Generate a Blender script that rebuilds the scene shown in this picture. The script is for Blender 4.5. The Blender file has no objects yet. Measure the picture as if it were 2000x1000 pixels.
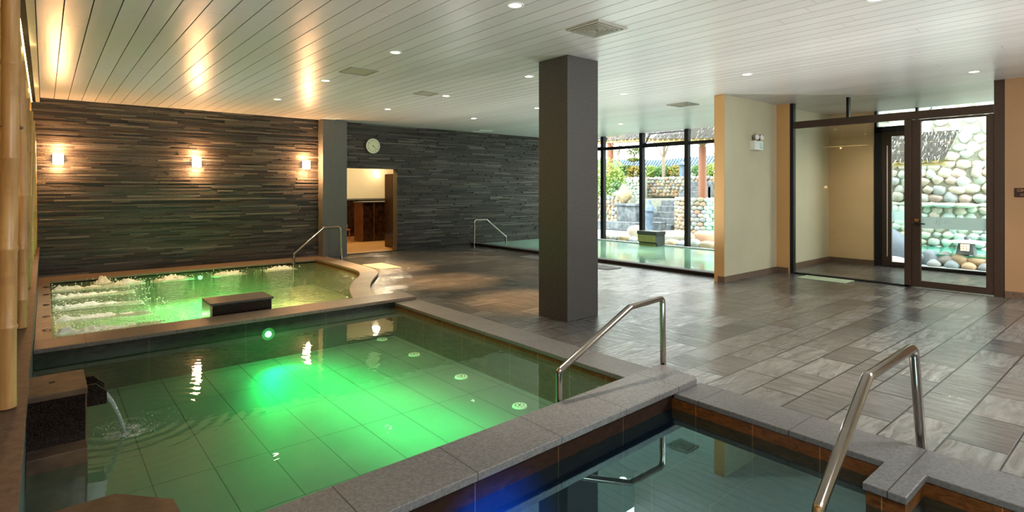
import bpy, bmesh, math, random
from mathutils import Vector, Matrix
random.seed(11)
PI = math.pi
C = bpy.context.scene.collection
S = bpy.context.scene

# ------------------------------------------------------------------ nodes
def new_mat(name):
    m = bpy.data.materials.new(name); m.use_nodes = True
    nt = m.node_tree
    for n in list(nt.nodes): nt.nodes.remove(n)
    out = nt.nodes.new('ShaderNodeOutputMaterial')
    return m, nt, out
def N(nt, typ, **kw):
    n = nt.nodes.new(typ)
    for k, v in kw.items():
        if k == 'op': n.operation = v
        elif k == 'blend': n.blend_type = v
        elif hasattr(n, k) and k not in ('inputs',): setattr(n, k, v)
        else: n.inputs[k].default_value = v
    return n
def L(nt, a, b): nt.links.new(a, b)
def val(nt, op, a, b=None, c=None):
    n = nt.nodes.new('ShaderNodeMath'); n.operation = op
    for i, x in enumerate((a, b, c)):
        if x is None: continue
        if isinstance(x, (int, float)): n.inputs[i].default_value = x
        else: L(nt, x, n.inputs[i])
    return n.outputs[0]
def mixc(nt, f, a, b, blend='MIX'):
    n = nt.nodes.new('ShaderNodeMix'); n.data_type = 'RGBA'; n.blend_type = blend
    for i, x in ((0, f), (6, a), (7, b)):
        if isinstance(x, (int, float)): n.inputs[i].default_value = x
        elif isinstance(x, tuple): n.inputs[i].default_value = (x + (1,))[:4]
        else: L(nt, x, n.inputs[i])
    return n.outputs[2]
def noise(nt, vec, scale, detail=3, rough=.55, dist=0.0):
    n = N(nt, 'ShaderNodeTexNoise'); n.inputs['Scale'].default_value = scale
    n.inputs['Detail'].default_value = detail; n.inputs['Roughness'].default_value = rough
    n.inputs['Distortion'].default_value = dist
    if vec is not None: L(nt, vec, n.inputs['Vector'])
    return n.outputs['Fac']
def stretch(nt, vec, sc):
    n = nt.nodes.new('ShaderNodeMapping'); n.inputs['Scale'].default_value = sc
    L(nt, vec, n.inputs['Vector']); return n.outputs[0]
def ramp(nt, f, a, b, ca=(0, 0, 0), cb=(1, 1, 1)):
    n = nt.nodes.new('ShaderNodeValToRGB'); e = n.color_ramp.elements
    e[0].position = a; e[0].color = ca + (1,); e[1].position = b; e[1].color = cb + (1,)
    L(nt, f, n.inputs[0]); return n.outputs[0]
def world_pos(nt): return nt.nodes.new('ShaderNodeNewGeometry').outputs['Position']
def obj_pos(nt): return nt.nodes.new('ShaderNodeTexCoord').outputs['Object']
def sep(nt, v):
    n = nt.nodes.new('ShaderNodeSeparateXYZ'); L(nt, v, n.inputs[0]); return n.outputs
def line(nt, coord, period, off, w):
    a = val(nt, 'SUBTRACT', coord, off - w / 2); a = val(nt, 'DIVIDE', a, period); a = val(nt, 'FRACT', a)
    return val(nt, 'LESS_THAN', a, w / period)
def bsdf(nt, out, col=None, rough=.5, metal=0., spec=.5, bump=None, bstr=.3, bdist=.02):
    b = nt.nodes.new('ShaderNodeBsdfPrincipled')
    for k, x in (('Base Color', col), ('Roughness', rough), ('Metallic', metal), ('Specular IOR Level', spec)):
        if x is None: continue
        if isinstance(x, (int, float)): b.inputs[k].default_value = x
        elif isinstance(x, tuple): b.inputs[k].default_value = (x + (1,))[:4]
        else: L(nt, x, b.inputs[k])
    if bump is not None:
        bn = nt.nodes.new('ShaderNodeBump'); bn.inputs['Strength'].default_value = bstr; bn.inputs['Distance'].default_value = bdist
        L(nt, bump, bn.inputs['Height']); L(nt, bn.outputs[0], b.inputs['Normal'])
    L(nt, b.outputs[0], out.inputs[0]); return b

def schlick(nt, f0, normal=None):
    g = nt.nodes.new('ShaderNodeNewGeometry'); d = nt.nodes.new('ShaderNodeVectorMath'); d.operation = 'DOT_PRODUCT'
    L(nt, g.outputs['Incoming'], d.inputs[0]); L(nt, normal if normal is not None else g.outputs['Normal'], d.inputs[1])
    c = val(nt, 'SUBTRACT', 1., val(nt, 'MINIMUM', val(nt, 'ABSOLUTE', d.outputs['Value']), 1.))
    return val(nt, 'MULTIPLY_ADD', val(nt, 'POWER', c, 5.), 1 - f0, f0)
def m_plain(name, c, rough=.5, metal=0., nscale=14., namt=.18, bstr=.08, spec=.5, st=(1, 1, 1), bdist=.01):
    m, nt, out = new_mat(name)
    p = stretch(nt, obj_pos(nt), st)
    f = noise(nt, p, nscale, 4)
    lo = tuple(x * (1 - namt) for x in c); hi = tuple(min(1, x * (1 + namt)) for x in c)
    col = mixc(nt, ramp(nt, f, .3, .7), lo, hi)
    bsdf(nt, out, col, rough, metal, spec, f, bstr, bdist)
    return m
def m_emit(name, c, s):
    m, nt, out = new_mat(name)
    e = N(nt, 'ShaderNodeEmission'); e.inputs[0].default_value = c + (1,); e.inputs[1].default_value = s
    L(nt, e.outputs[0], out.inputs[0]); return m
def m_attr(name, rough=.6, nscale=20., namt=.3, bstr=.3, spec=.4, bdist=.01):
    m, nt, out = new_mat(name)
    a = nt.nodes.new('ShaderNodeVertexColor'); a.layer_name = 'Col'
    f = noise(nt, obj_pos(nt), nscale, 5)
    k = val(nt, 'MULTIPLY_ADD', f, namt * 2, 1 - namt)
    h = nt.nodes.new('ShaderNodeHueSaturation'); L(nt, a.outputs[0], h.inputs['Color']); L(nt, k, h.inputs['Value'])
    bsdf(nt, out, h.outputs[0], rough, 0, spec, f, bstr, bdist)
    return m

def m_floor():
    m, nt, out = new_mat('slate_floor_tiles')
    p = world_pos(nt)
    w = nt.nodes.new('ShaderNodeMapping'); w.inputs['Location'].default_value = (.05, -.04, 0); L(nt, p, w.inputs[0])
    br = nt.nodes.new('ShaderNodeTexBrick'); L(nt, w.outputs[0], br.inputs['Vector'])
    br.inputs['Scale'].default_value = 1; br.inputs['Brick Width'].default_value = .58; br.inputs['Row Height'].default_value = .295
    br.inputs['Mortar Size'].default_value = .006; br.inputs['Mortar Smooth'].default_value = .2
    br.inputs['Color1'].default_value = (0, 0, 0, 1); br.inputs['Color2'].default_value = (1, 1, 1, 1); br.inputs['Mortar'].default_value = (.5, .5, .5, 1)
    br.offset = .5; br.offset_frequency = 2
    rnd = br.outputs['Color']; fac = br.outputs['Fac']
    n1 = noise(nt, stretch(nt, p, (9, 1.3, 1)), 2.2, 6, .6, .6)
    n2 = noise(nt, stretch(nt, p, (1.6, 7, 1)), 2.2, 6, .6, 1.2)
    sel = ramp(nt, rnd, .45, .55)
    st = mixc(nt, sel, n1, n2)
    cl = noise(nt, p, .9, 3)
    base = mixc(nt, rnd, (.105, .106, .104), (.205, .203, .198))
    base = mixc(nt, ramp(nt, cl, .35, .7), base, mixc(nt, .35, base, (.16, .145, .12)))
    base = mixc(nt, val(nt, 'MULTIPLY', ramp(nt, st, .30, .62, (1, 1, 1), (0, 0, 0)), .6), base, (.040, .040, .040))
    col = mixc(nt, fac, base, (.022, .022, .022))
    h = val(nt, 'SUBTRACT', ramp(nt, st, .25, .75), val(nt, 'MULTIPLY', fac, .9))
    rg = val(nt, 'MULTIPLY_ADD', noise(nt, p, 5, 4), .20, .10)
    bsdf(nt, out, col, rg, 0, 1., h, .45, .012)
    return m
def m_coping(name, c=(.115, .113, .112), period=.62, axis=1, off=.3):
    m, nt, out = new_mat(name)
    p = world_pos(nt); s = sep(nt, p)
    f = noise(nt, p, 55, 5, .7); g = noise(nt, p, 2.5, 3)
    lo = tuple(x * .62 for x in c); hi = tuple(x * 1.4 for x in c)
    col = mixc(nt, ramp(nt, f, .32, .68), lo, hi)
    col = mixc(nt, ramp(nt, g, .3, .7), col, mixc(nt, .3, col, (.17, .16, .15)))
    ln = line(nt, s[axis], period, off, .006)
    col = mixc(nt, ln, col, (.035, .03, .028))
    rg = val(nt, 'MULTIPLY_ADD', g, .25, .32)
    bsdf(nt, out, col, rg, 0, .55, val(nt, 'SUBTRACT', f, ln), .35, .004)
    return m
def m_poolwall(name, c, lc, period=.4, axis=1, off=0., rough=.22):
    m, nt, out = new_mat(name)
    p = world_pos(nt); s = sep(nt, p)
    g = noise(nt, stretch(nt, p, (3, 3, 9)), 3, 6, .65, 1.5)
    col = mixc(nt, ramp(nt, g, .3, .72), tuple(x * .5 for x in c), tuple(x * 1.5 for x in c))
    ln = line(nt, s[axis], period, off, .005)
    col = mixc(nt, ln, col, lc)
    bsdf(nt, out, col, rough, 0, .2, g, .08, .01)
    return m
def m_poolfloor(name, c, px=.362, py=.739, ox=.175, oy=.58):
    m, nt, out = new_mat(name)
    p = world_pos(nt); s = sep(nt, p)
    g = noise(nt, p, 1.6, 4)
    col = mixc(nt, g, tuple(x * .75 for x in c), tuple(x * 1.25 for x in c))
    ln = val(nt, 'MAXIMUM', line(nt, s[0], px, ox, .008), line(nt, s[1], py, oy, .008))
    col = mixc(nt, ln, col, tuple(x * .25 for x in c))
    bsdf(nt, out, col, .6, 0, .2)
    return m
def m_water(name, tint, ior, scat, scat_col, bscale, bstr, ring=None, rough=.015, bdist=.02, st=(1, 1, 1), gcol=(1, 1, 1)):
    m, nt, out = new_mat(name)
    p = world_pos(nt)
    tr = nt.nodes.new('ShaderNodeBsdfTransparent'); tr.inputs[0].default_value = tint + (1,)
    tl = nt.nodes.new('ShaderNodeBsdfTranslucent'); tl.inputs[0].default_value = scat_col + (1,)
    df = nt.nodes.new('ShaderNodeBsdfDiffuse'); df.inputs[0].default_value = scat_col + (1,)
    sc = nt.nodes.new('ShaderNodeMixShader'); sc.inputs[0].default_value = .5
    L(nt, tl.outputs[0], sc.inputs[1]); L(nt, df.outputs[0], sc.inputs[2])
    body = nt.nodes.new('ShaderNodeMixShader'); body.inputs[0].default_value = scat
    L(nt, tr.outputs[0], body.inputs[1]); L(nt, sc.outputs[0], body.inputs[2])
    gl = nt.nodes.new('ShaderNodeBsdfGlossy'); gl.inputs['Roughness'].default_value = rough; gl.inputs[0].default_value = gcol + (1,)
    h = noise(nt, stretch(nt, p, st), bscale, 3, .5, .4)
    if ring:
        s = sep(nt, p)
        dx = val(nt, 'SUBTRACT', s[0], ring[0]); dy = val(nt, 'SUBTRACT', s[1], ring[1])
        d = val(nt, 'SQRT', val(nt, 'ADD', val(nt, 'MULTIPLY', dx, dx), val(nt, 'MULTIPLY', dy, dy)))
        d = val(nt, 'ADD', d, val(nt, 'MULTIPLY', noise(nt, p, 2.5, 2), .12))
        w = val(nt, 'SINE', val(nt, 'MULTIPLY', d, 62.))
        fall = val(nt, 'POWER', 2.718, val(nt, 'MULTIPLY', d, -1.5))
        w = val(nt, 'MULTIPLY', w, val(nt, 'MULTIPLY', fall, ring[2]))
        fine = val(nt, 'MULTIPLY', noise(nt, p, 42, 3), val(nt, 'MULTIPLY', val(nt, 'POWER', 2.718, val(nt, 'MULTIPLY', d, -4.)), ring[2] * 3.))
        h = val(nt, 'ADD', h, val(nt, 'ADD', w, fine))
    bn = nt.nodes.new('ShaderNodeBump'); bn.inputs['Strength'].default_value = bstr; bn.inputs['Distance'].default_value = bdist
    L(nt, h, bn.inputs['Height']); L(nt, bn.outputs[0], gl.inputs['Normal']); fr = schlick(nt, ior, bn.outputs[0])
    mx = nt.nodes.new('ShaderNodeMixShader'); L(nt, fr, mx.inputs[0]); L(nt, body.outputs[0], mx.inputs[1]); L(nt, gl.outputs[0], mx.inputs[2])
    L(nt, mx.outputs[0], out.inputs[0]); return m
def m_glass(name='clear_glass', tint=(.98, .995, .985), ior=.02):
    m, nt, out = new_mat(name)
    tr = nt.nodes.new('ShaderNodeBsdfTransparent'); tr.inputs[0].default_value = tint + (1,)
    gl = nt.nodes.new('ShaderNodeBsdfGlossy'); gl.inputs['Roughness'].default_value = .01
    fr = schlick(nt, ior)
    mx = nt.nodes.new('ShaderNodeMixShader'); L(nt, fr, mx.inputs[0]); L(nt, tr.outputs[0], mx.inputs[1]); L(nt, gl.outputs[0], mx.inputs[2])
    L(nt, mx.outputs[0], out.inputs[0]); return m
def m_frost():
    m, nt, out = new_mat('frosted_glass_band')
    tr = nt.nodes.new('ShaderNodeBsdfTransparent'); tl = nt.nodes.new('ShaderNodeBsdfTranslucent')
    tl.inputs[0].default_value = (.72, .86, .86, 1); df = nt.nodes.new('ShaderNodeBsdfDiffuse'); df.inputs[0].default_value = (.7, .84, .84, 1)
    a = nt.nodes.new('ShaderNodeMixShader'); a.inputs[0].default_value = .3; L(nt, tl.outputs[0], a.inputs[1]); L(nt, df.outputs[0], a.inputs[2])
    b = nt.nodes.new('ShaderNodeMixShader'); b.inputs[0].default_value = .82; L(nt, tr.outputs[0], b.inputs[1]); L(nt, a.outputs[0], b.inputs[2])
    L(nt, b.outputs[0], out.inputs[0]); return m
def m_bamboo():
    m, nt, out = new_mat('bamboo_cane')
    p = obj_pos(nt)
    f = noise(nt, stretch(nt, p, (10, 10, .8)), 3, 5); g = noise(nt, p, 6, 4)
    col = mixc(nt, ramp(nt, f, .3, .7), (.33, .18, .07), (.50, .32, .14))
    col = mixc(nt, ramp(nt, g, .55, .75), col, (.30, .16, .065))
    bsdf(nt, out, col, .38, 0, .5, f, .1, .004); return m
def m_ceiling():
    m, nt, out = new_mat('painted_ceiling_boards')
    p = world_pos(nt)
    a = nt.nodes.new('ShaderNodeVertexColor'); a.layer_name = 'Col'
    f = noise(nt, stretch(nt, p, (6, .7, 1)), 1.5, 3)
    bsdf(nt, out, a.outputs[0], val(nt, 'MULTIPLY_ADD', f, .1, .26), 0, .55, f, .35, .012); return m
def m_wood(name, c1, c2, st=(1, 1, 12)):
    m, nt, out = new_mat(name)
    f = noise(nt, stretch(nt, obj_pos(nt), st), 3, 5, .6, 1)
    bsdf(nt, out, mixc(nt, f, c1, c2), .45, 0, .4, f, .1, .01); return m

M = dict(
    floor=m_floor(),
    cop_y=m_coping('granite_coping_side'), cop_x=m_coping('granite_coping_divider', (.155, .15, .148), .62, 0, .45),
    cop_far=m_coping('granite_coping_far', (.125, .10, .085), .74, 0, .3),
    rim=m_coping('beige_stone_rim', (.23, .18, .125), .6, 1, .2),
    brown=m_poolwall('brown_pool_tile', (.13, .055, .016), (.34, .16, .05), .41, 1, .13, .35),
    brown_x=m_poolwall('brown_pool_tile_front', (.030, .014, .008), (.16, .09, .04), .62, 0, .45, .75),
    marble=m_poolwall('dark_marble_pool_wall', (.035, .036, .028), (.10, .09, .07), .9, 0, .8),
    pfloor=m_poolfloor('grey_pool_floor_tile', (.15, .185, .16)),
    pfloor_b=m_poolfloor('dark_pool_floor_tile', (.015, .03, .06)),
    pfloor_w=m_poolfloor('warm_pool_floor_tile', (.46, .46, .32), .4, .4, 0, 0),
    pfloor_m=m_poolfloor('pale_pool_floor_tile', (.55, .75, .62), .4, .4, 0, 0),
    water_mid=m_water('green_lit_water', (.80, .94, .84), .06, .12, (.36, .56, .42), 4., .06, (.40, 4.45, .6)),
    water_jet=m_water('bubbling_water', (.88, .95, .85), .02, .35, (.55, .75, .45), 13., .45, None, .06, .05, (1, 1.5, 1)),
    water_cold=m_water('still_cold_water', (.45, .65, .75), .26, .06, (.05, .20, .40), 1.6, .025, gcol=(.62, .95, .95)),  # reflection painted teal through the gloss colour
    water_far=m_water('milky_green_water', (.70, .95, .80), .04, .90, (.74, 1., .88), 5., .12, None, .02, .02, (2.2, .7, 1)),
    water_out=m_water('turquoise_water', (.70, .95, .85), .04, .75, (.30, .85, .72), 5., .2),
    granite=m_plain('dark_granite', (.080, .075, .073), .42, nscale=90, namt=.5, bstr=.15),
    granite_g=m_plain('grey_granite_pillar', (.13, .135, .135), .55, nscale=70, namt=.3, bstr=.12),
    black_gr=m_plain('black_polished_granite', (.022, .015, .012), .16, nscale=140, namt=.8, bstr=.02),
    stone_top=m_plain('worn_brown_stone_top', (.095, .060, .036), .55, nscale=8, namt=.45, bstr=.3),
    ledge_top=m_plain('brown_granite_shelf', (.10, .068, .052), .5, nscale=30, namt=.35, bstr=.12),
    ledge_face=m_plain('blue_grey_wall_tile', (.11, .145, .16), .35, nscale=12, namt=.25),
    strip=m_attr('split_ledgestone', .48, 34, .38, .55, .45),
    cobble=m_attr('river_cobbles', .6, 9, .2, .3, .35),
    mortar=m_plain('pale_mortar', (.34, .35, .28), .9, nscale=20, namt=.2),
    ceil=m_ceiling(), void=m_plain('ceiling_void', (.03, .03, .03), .9),
    beige=m_plain('beige_plaster', (.62, .45, .26), .65, nscale=2, namt=.04, bstr=.03),
    beige_g=m_plain('grey_beige_plaster', (.52, .49, .36), .65, nscale=2, namt=.04, bstr=.03), orange=m_plain('warm_lit_plaster', (.56, .34, .15), .65, nscale=2, namt=.04, bstr=.03),  # second plaster: warm light painted into its colour
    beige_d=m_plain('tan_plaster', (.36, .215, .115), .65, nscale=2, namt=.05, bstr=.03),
    cream=m_plain('cream_plaster', (.68, .63, .48), .7, nscale=2, namt=.03, bstr=.02),
    amber=m_plain('amber_plaster', (.62, .40, .17), .55, nscale=5, namt=.12, bstr=.05),
    base=m_plain('brown_stone_skirting', (.15, .10, .07), .4, nscale=40, namt=.3),
    steel=m_plain('polished_steel_tube', (.42, .38, .35), .13, 1., nscale=4, namt=.06, bstr=.0),
    white=m_plain('white_enamel', (.72, .72, .68), .4, nscale=3, namt=.03),
    vent=m_plain('grille_paint', (.40, .38, .33), .5, nscale=4, namt=.05), dark=m_plain('dark_gap', (.01, .01, .01), .8),
    frame=m_plain('dark_window_frame', (.022, .022, .026), .35, .4, nscale=30, namt=.2),
    bronze=m_plain('bronze_door_frame', (.075, .05, .038), .38, .35, nscale=60, namt=.2),
    brass=m_plain('brass', (.75, .42, .18), .25, 1., namt=.05), black=m_plain('black_lacquer', (.012, .012, .012), .3),
    glass=m_glass(), frost=m_frost(), bamboo=m_bamboo(), warm_refl=m_plain('warm_reflection_stone', (.40, .36, .16), .3, nscale=3, namt=.08),  # last stone: reflection of the warm wall painted into its colour
    wood=m_wood('orange_wood', (.42, .15, .035), (.62, .27, .08)), post=m_wood('red_brown_timber', (.24, .10, .055), (.36, .17, .10), (12, 12, 1)),
    hall_floor=m_plain('ochre_floor_tile', (.50, .30, .12), .35, nscale=3, namt=.12),
    partition=m_plain('dark_brown_marble', (.035, .018, .012), .12, nscale=9, namt=.6, bstr=.02),
    copper=m_plain('copper_tinted_stone', (.16, .075, .04), .2, nscale=4, namt=.2),
    clockface=m_plain('cream_clock_face', (.72, .72, .52), .5, namt=.03), copperrim=m_plain('copper_clock_rim', (.45, .22, .12), .3, .7, namt=.1),
    ink=m_plain('dark_ink', (.03, .03, .025), .5), sign_ink=m_plain('copper_lettering', (.55, .28, .15), .4),
    plate=m_plain('dark_sign_plate', (.035, .018, .012), .4), mat=m_plain('pale_anti_slip_mat', (.62, .52, .34), .6, nscale=40, namt=.1),
    mat_g=m_plain('green_grey_mat', (.42, .50, .36), .6, nscale=40, namt=.1), mat_d=m_plain('grey_mat', (.13, .13, .13), .6, nscale=40, namt=.1),
    foam=m_plain('white_foam', (.88, .90, .84), .6, nscale=30, namt=.08, bstr=.4, bdist=.03),
    stream=m_water('falling_water', (.92, .95, .95), .10, .15, (.9, .9, .9), 30., .6),
    leaf=m_attr('leaves', .5, 30, .3, .0, .3), trunk=m_plain('pale_bark', (.28, .23, .17), .8, nscale=20, namt=.3),
    thatch=m_attr('grey_thatch', .9, 40, .35, .8, .2), slate=m_plain('grey_step_stone', (.17, .19, .20), .7, nscale=6, namt=.45, bstr=.5, bdist=.03),
    rock=m_plain('sandy_rock', (.38, .31, .18), .8, nscale=4, namt=.35, bstr=.7, bdist=.06), paving=m_plain('pale_paving', (.50, .52, .52), .7, nscale=5, namt=.15),
    blue_roof=m_plain('blue_grey_roof_tile', (.17, .23, .30), .6, nscale=10, namt=.3), wall_out=m_plain('white_render', (.78, .80, .80), .8, namt=.03),
    sconce=m_emit('lit_glass_shade', (1., .80, .58), 6.), lamp=m_emit('lit_downlight', (1., .90, .74), 12.), led=m_emit('warm_led_strip', (1., .72, .34), 9.),
    lampg=m_emit('lit_green_lamp', (.45, 1., .6), 3.), disc=m_plain('white_disc_plastic', (.85, .9, .8), .4, namt=.04), lant=m_emit('lantern_glow', (1., .72, .40), 3.),
)

# ------------------------------------------------------------------ mesh builder
class MB:
    def __init__(s): s.v = []; s.f = []; s.c = []; s.sm = []
    def add(s, vs, fs, col=(1, 1, 1), smooth=False):
        o = len(s.v); s.v += [tuple(v) for v in vs]
        for f in fs: s.f.append(tuple(i + o for i in f)); s.c.append(col); s.sm.append(smooth)
        return s
    def box(s, x0, x1, y0, y1, z0, z1, col=(1, 1, 1)):
        return s.add([(x0, y0, z0), (x1, y0, z0), (x1, y1, z0), (x0, y1, z0), (x0, y0, z1), (x1, y0, z1), (x1, y1, z1), (x0, y1, z1)],
                     [(0, 3, 2, 1), (4, 5, 6, 7), (0, 1, 5, 4), (1, 2, 6, 5), (2, 3, 7, 6), (3, 0, 4, 7)], col)
    def prism(s, pts, z0, z1, col=(1, 1, 1)):
        n = len(pts)
        if sum(pts[i][0] * pts[(i + 1) % n][1] - pts[(i + 1) % n][0] * pts[i][1] for i in range(n)) < 0: pts = pts[::-1]
        vs = [(x, y, z0) for x, y in pts] + [(x, y, z1) for x, y in pts]
        return s.add(vs, [tuple(range(n - 1, -1, -1)), tuple(range(n, 2 * n))] + [(i, (i + 1) % n, n + (i + 1) % n, n + i) for i in range(n)], col)
    def sheet(s, pts, z):
        if sum(pts[i][0] * pts[(i + 1) % len(pts)][1] - pts[(i + 1) % len(pts)][0] * pts[i][1] for i in range(len(pts))) < 0: pts = pts[::-1]
        return s.add([(x, y, z) for x, y in pts], [tuple(range(len(pts)))])
    def extrude(s, pts, axis, a, b, col=(1, 1, 1)):
        # pts are 2-D in the plane across axis; 'x': (y,z)  'y': (x,z)
        n = len(pts); mk = (lambda p, t: (t, p[0], p[1])) if axis == 'x' else (lambda p, t: (p[0], t, p[1]))
        vs = [mk(p, a) for p in pts] + [mk(p, b) for p in pts]
        return s.add(vs, [tuple(range(n - 1, -1, -1)), tuple(range(n, 2 * n))] + [(i, (i + 1) % n, n + (i + 1) % n, n + i) for i in range(n)], col)
    def tube(s, path, r, seg=14, col=(1, 1, 1), caps=True):
        P = [Vector(p) for p in path]; n = len(P); R = r if isinstance(r, (list, tuple)) else [r] * n
        t0 = (P[1] - P[0]).normalized(); u = t0.orthogonal().normalized(); vs = []
        for i in range(n):
            t = ((P[min(i + 1, n - 1)] - P[i]).normalized() + (P[i] - P[max(i - 1, 0)]).normalized())
            t = t.normalized() if t.length > 1e-6 else t0
            u = (u - t * u.dot(t)).normalized(); w = t.cross(u)
            for k in range(seg):
                a = 2 * PI * k / seg; vs.append(P[i] + (u * math.cos(a) + w * math.sin(a)) * R[i])
        fs = [(i * seg + k, i * seg + (k + 1) % seg, (i + 1) * seg + (k + 1) % seg, (i + 1) * seg + k) for i in range(n - 1) for k in range(seg)]
        s.add(vs, fs, col, True)
        if caps:
            s.add(vs[:seg], [tuple(range(seg - 1, -1, -1))], col); s.add(vs[-seg:], [tuple(range(seg))], col)
        return s
    def disc(s, c, r, h, seg=28, axis='z', col=(1, 1, 1)):
        a = {'z': Vector((0, 0, h)), 'x': Vector((h, 0, 0)), 'y': Vector((0, h, 0))}[axis]
        return s.tube([Vector(c), Vector(c) + a], r, seg, col)
    def ball(s, c, rad, sub=1, col=(1, 1, 1), jit=0., smooth=True, rot=0., flat=None):
        bm = bmesh.new(); bmesh.ops.create_icosphere(bm, subdivisions=sub, radius=1.)
        vs = []
        ph = random.uniform(0, 6)
        for v in bm.verts:
            p = v.co * (1 + jit * (math.sin(v.co.x * 3.1 + ph) * math.cos(v.co.y * 2.7 - ph) + .6 * math.sin(v.co.z * 4.3 + 2 * ph)) )
            x, y, z = p.x * rad[0], p.y * rad[1], p.z * rad[2]
            x, y = x * math.cos(rot) - y * math.sin(rot), x * math.sin(rot) + y * math.cos(rot)
            vs.append((c[0] + x, c[1] + y, c[2] + z))
        fs = [tuple(v.index for v in f.verts) for f in bm.faces]; bm.free()
        return s.add(vs, fs, col, smooth)
    def build(s, name, mat, parent=None, bevel=0., origin=None):
        me = bpy.data.meshes.new(name)
        if parent is not None: o0 = absloc(parent)
        elif origin: o0 = Vector(origin)
        else:
            xs = [v[0] for v in s.v]; ys = [v[1] for v in s.v]; zs = [v[2] for v in s.v]
            o0 = Vector(((min(xs) + max(xs)) / 2, (min(ys) + max(ys)) / 2, min(zs)))
        me.from_pydata([Vector(v) - o0 for v in s.v], [], s.f); me.update()
        ca = me.color_attributes.new('Col', 'FLOAT_COLOR', 'CORNER')
        k = 0; data = []
        for p, c in zip(me.polygons, s.c):
            for _ in range(p.loop_total): data += [c[0], c[1], c[2], 1.]
        ca.data.foreach_set('color', data)
        me.polygons.foreach_set('use_smooth', s.sm)
        me.materials.append(M[mat] if isinstance(mat, str) else mat)
        o = bpy.data.objects.new(name, me); C.objects.link(o)
        if parent is not None: o.parent = parent
        else: o.location = o0
        if bevel:
            b = o.modifiers.new('bevel', 'BEVEL'); b.width = bevel; b.segments = 2; b.limit_method = 'ANGLE'; b.angle_limit = .7
        return o
def absloc(o):
    v = Vector(o.location)
    while o.parent: o = o.parent; v = v + Vector(o.location)
    return v
def tag(o, label=None, cat=None, group=None, kind=None):
    if label: o['label'] = label
    if cat: o['category'] = cat
    if group: o['group'] = group
    if kind: o['kind'] = kind
    return o
def thing(name, label, cat, loc, group=None, kind=None):
    o = bpy.data.objects.new(name, None); C.objects.link(o); o.location = loc; o.empty_display_size = .1
    return tag(o, label, cat, group, kind)
def struct(name, mb, mat, parent=None, label=None):
    o = mb.build(name, mat, parent)
    if parent is None: o['kind'] = 'structure'; o['label'] = label or name; o['category'] = name.split('_')[0]
    return o
def copy_tree(o, loc, label=None, group=None):
    r = o.copy(); C.objects.link(r); r.location = loc
    if label: r['label'] = label
    if group: r['group'] = group
    def rec(a, b):
        for ch in list(a.children):
            c = ch.copy(); C.objects.link(c); c.parent = b; rec(ch, c)
    rec(o, r); return r
def one(name, mb, mat, label, cat, group=None, kind=None, bevel=0.):
    return tag(mb.build(name, mat, None, bevel), label, cat, group, kind)
def lamp(name, typ, loc, energy, col, size=.05, rot=None, spot=None, blend=.6, sy=None):
    d = bpy.data.lights.new(name, typ); d.energy = energy; d.color = col
    if typ == 'AREA':
        d.size = size
        if sy: d.shape = 'RECTANGLE'; d.size_y = sy
    else: d.shadow_soft_size = size
    if typ == 'SPOT': d.spot_size = spot; d.spot_blend = blend
    o = bpy.data.objects.new(name, d); C.objects.link(o); o.location = loc
    if rot: o.rotation_euler = rot
    return o
def aim(o, target):
    o.rotation_euler = (Vector(target) - Vector(o.location)).to_track_quat('-Z', 'Y').to_euler()

H = 3.1          # ceiling height
BY = 12.5        # stone clad back wall
WX = 12.85       # outer window wall
DX = 10.5        # glazed door wall

# ------------------------------------------------------------------ floor
curve_in = [(4.42, 11.85), (4.42, 10.9), (4.41, 10.3), (4.39, 9.75), (4.31, 9.4), (4.12, 9.0), (3.88, 8.65), (3.64, 8.25), (3.45, 7.86), (3.31, 7.49), (3.24, 7.25), (3.2, 6.9)]
curve_out = [(4.76, 12.0), (4.76, 10.7), (4.74, 10.1), (4.70, 9.62), (4.60, 9.24), (4.44, 8.95), (4.20, 8.60), (3.97, 8.22), (3.76, 7.8), (3.60, 7.37), (3.55, 7.1), (3.52, 6.9)]
def smooth_curve(pts, k=4):
    out = []
    n = len(pts)
    for i in range(n - 1):
        p0 = pts[max(i - 1, 0)]; p1 = pts[i]; p2 = pts[i + 1]; p3 = pts[min(i + 2, n - 1)]
        for j in range(k):
            t = j / k
            out.append(tuple(.5 * ((2 * p1[a]) + (-p0[a] + p2[a]) * t + (2 * p0[a] - 5 * p1[a] + 4 * p2[a] - p3[a]) * t * t + (-p0[a] + 3 * p1[a] - 3 * p2[a] + p3[a]) * t ** 3) for a in (0, 1)))
    out.append(pts[-1]); return out
cin = smooth_curve(curve_in); cout = smooth_curve(curve_out)
mid = [((a[0] + b[0]) / 2, (a[1] + b[1]) / 2) for a, b in zip(cin, cout)]
mb = MB()
mb.prism([(3.7, -1.5), (9.0, -1.5), (9.0, 12.5), (4.6, 12.5)] + mid + [(3.7, 6.9)], -.12, 0)
mb.box(9.0, 10.6, -1.5, 4.9, -.12, 0)
mb.box(10.6, 12.95, 1.3, 5.0, -.12, 0)
struct('floor', mb, 'floor')
mb = MB().box(4.9, 10.5, 12.5, 17.6, -.12, -.005); struct('floor_hall', mb, 'hall_floor')
# baseboard style threshold line at the door opening
struct('trim_1', MB().box(5.31, 6.74, 12.46, 12.5, -.02, .012), 'frame')

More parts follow.
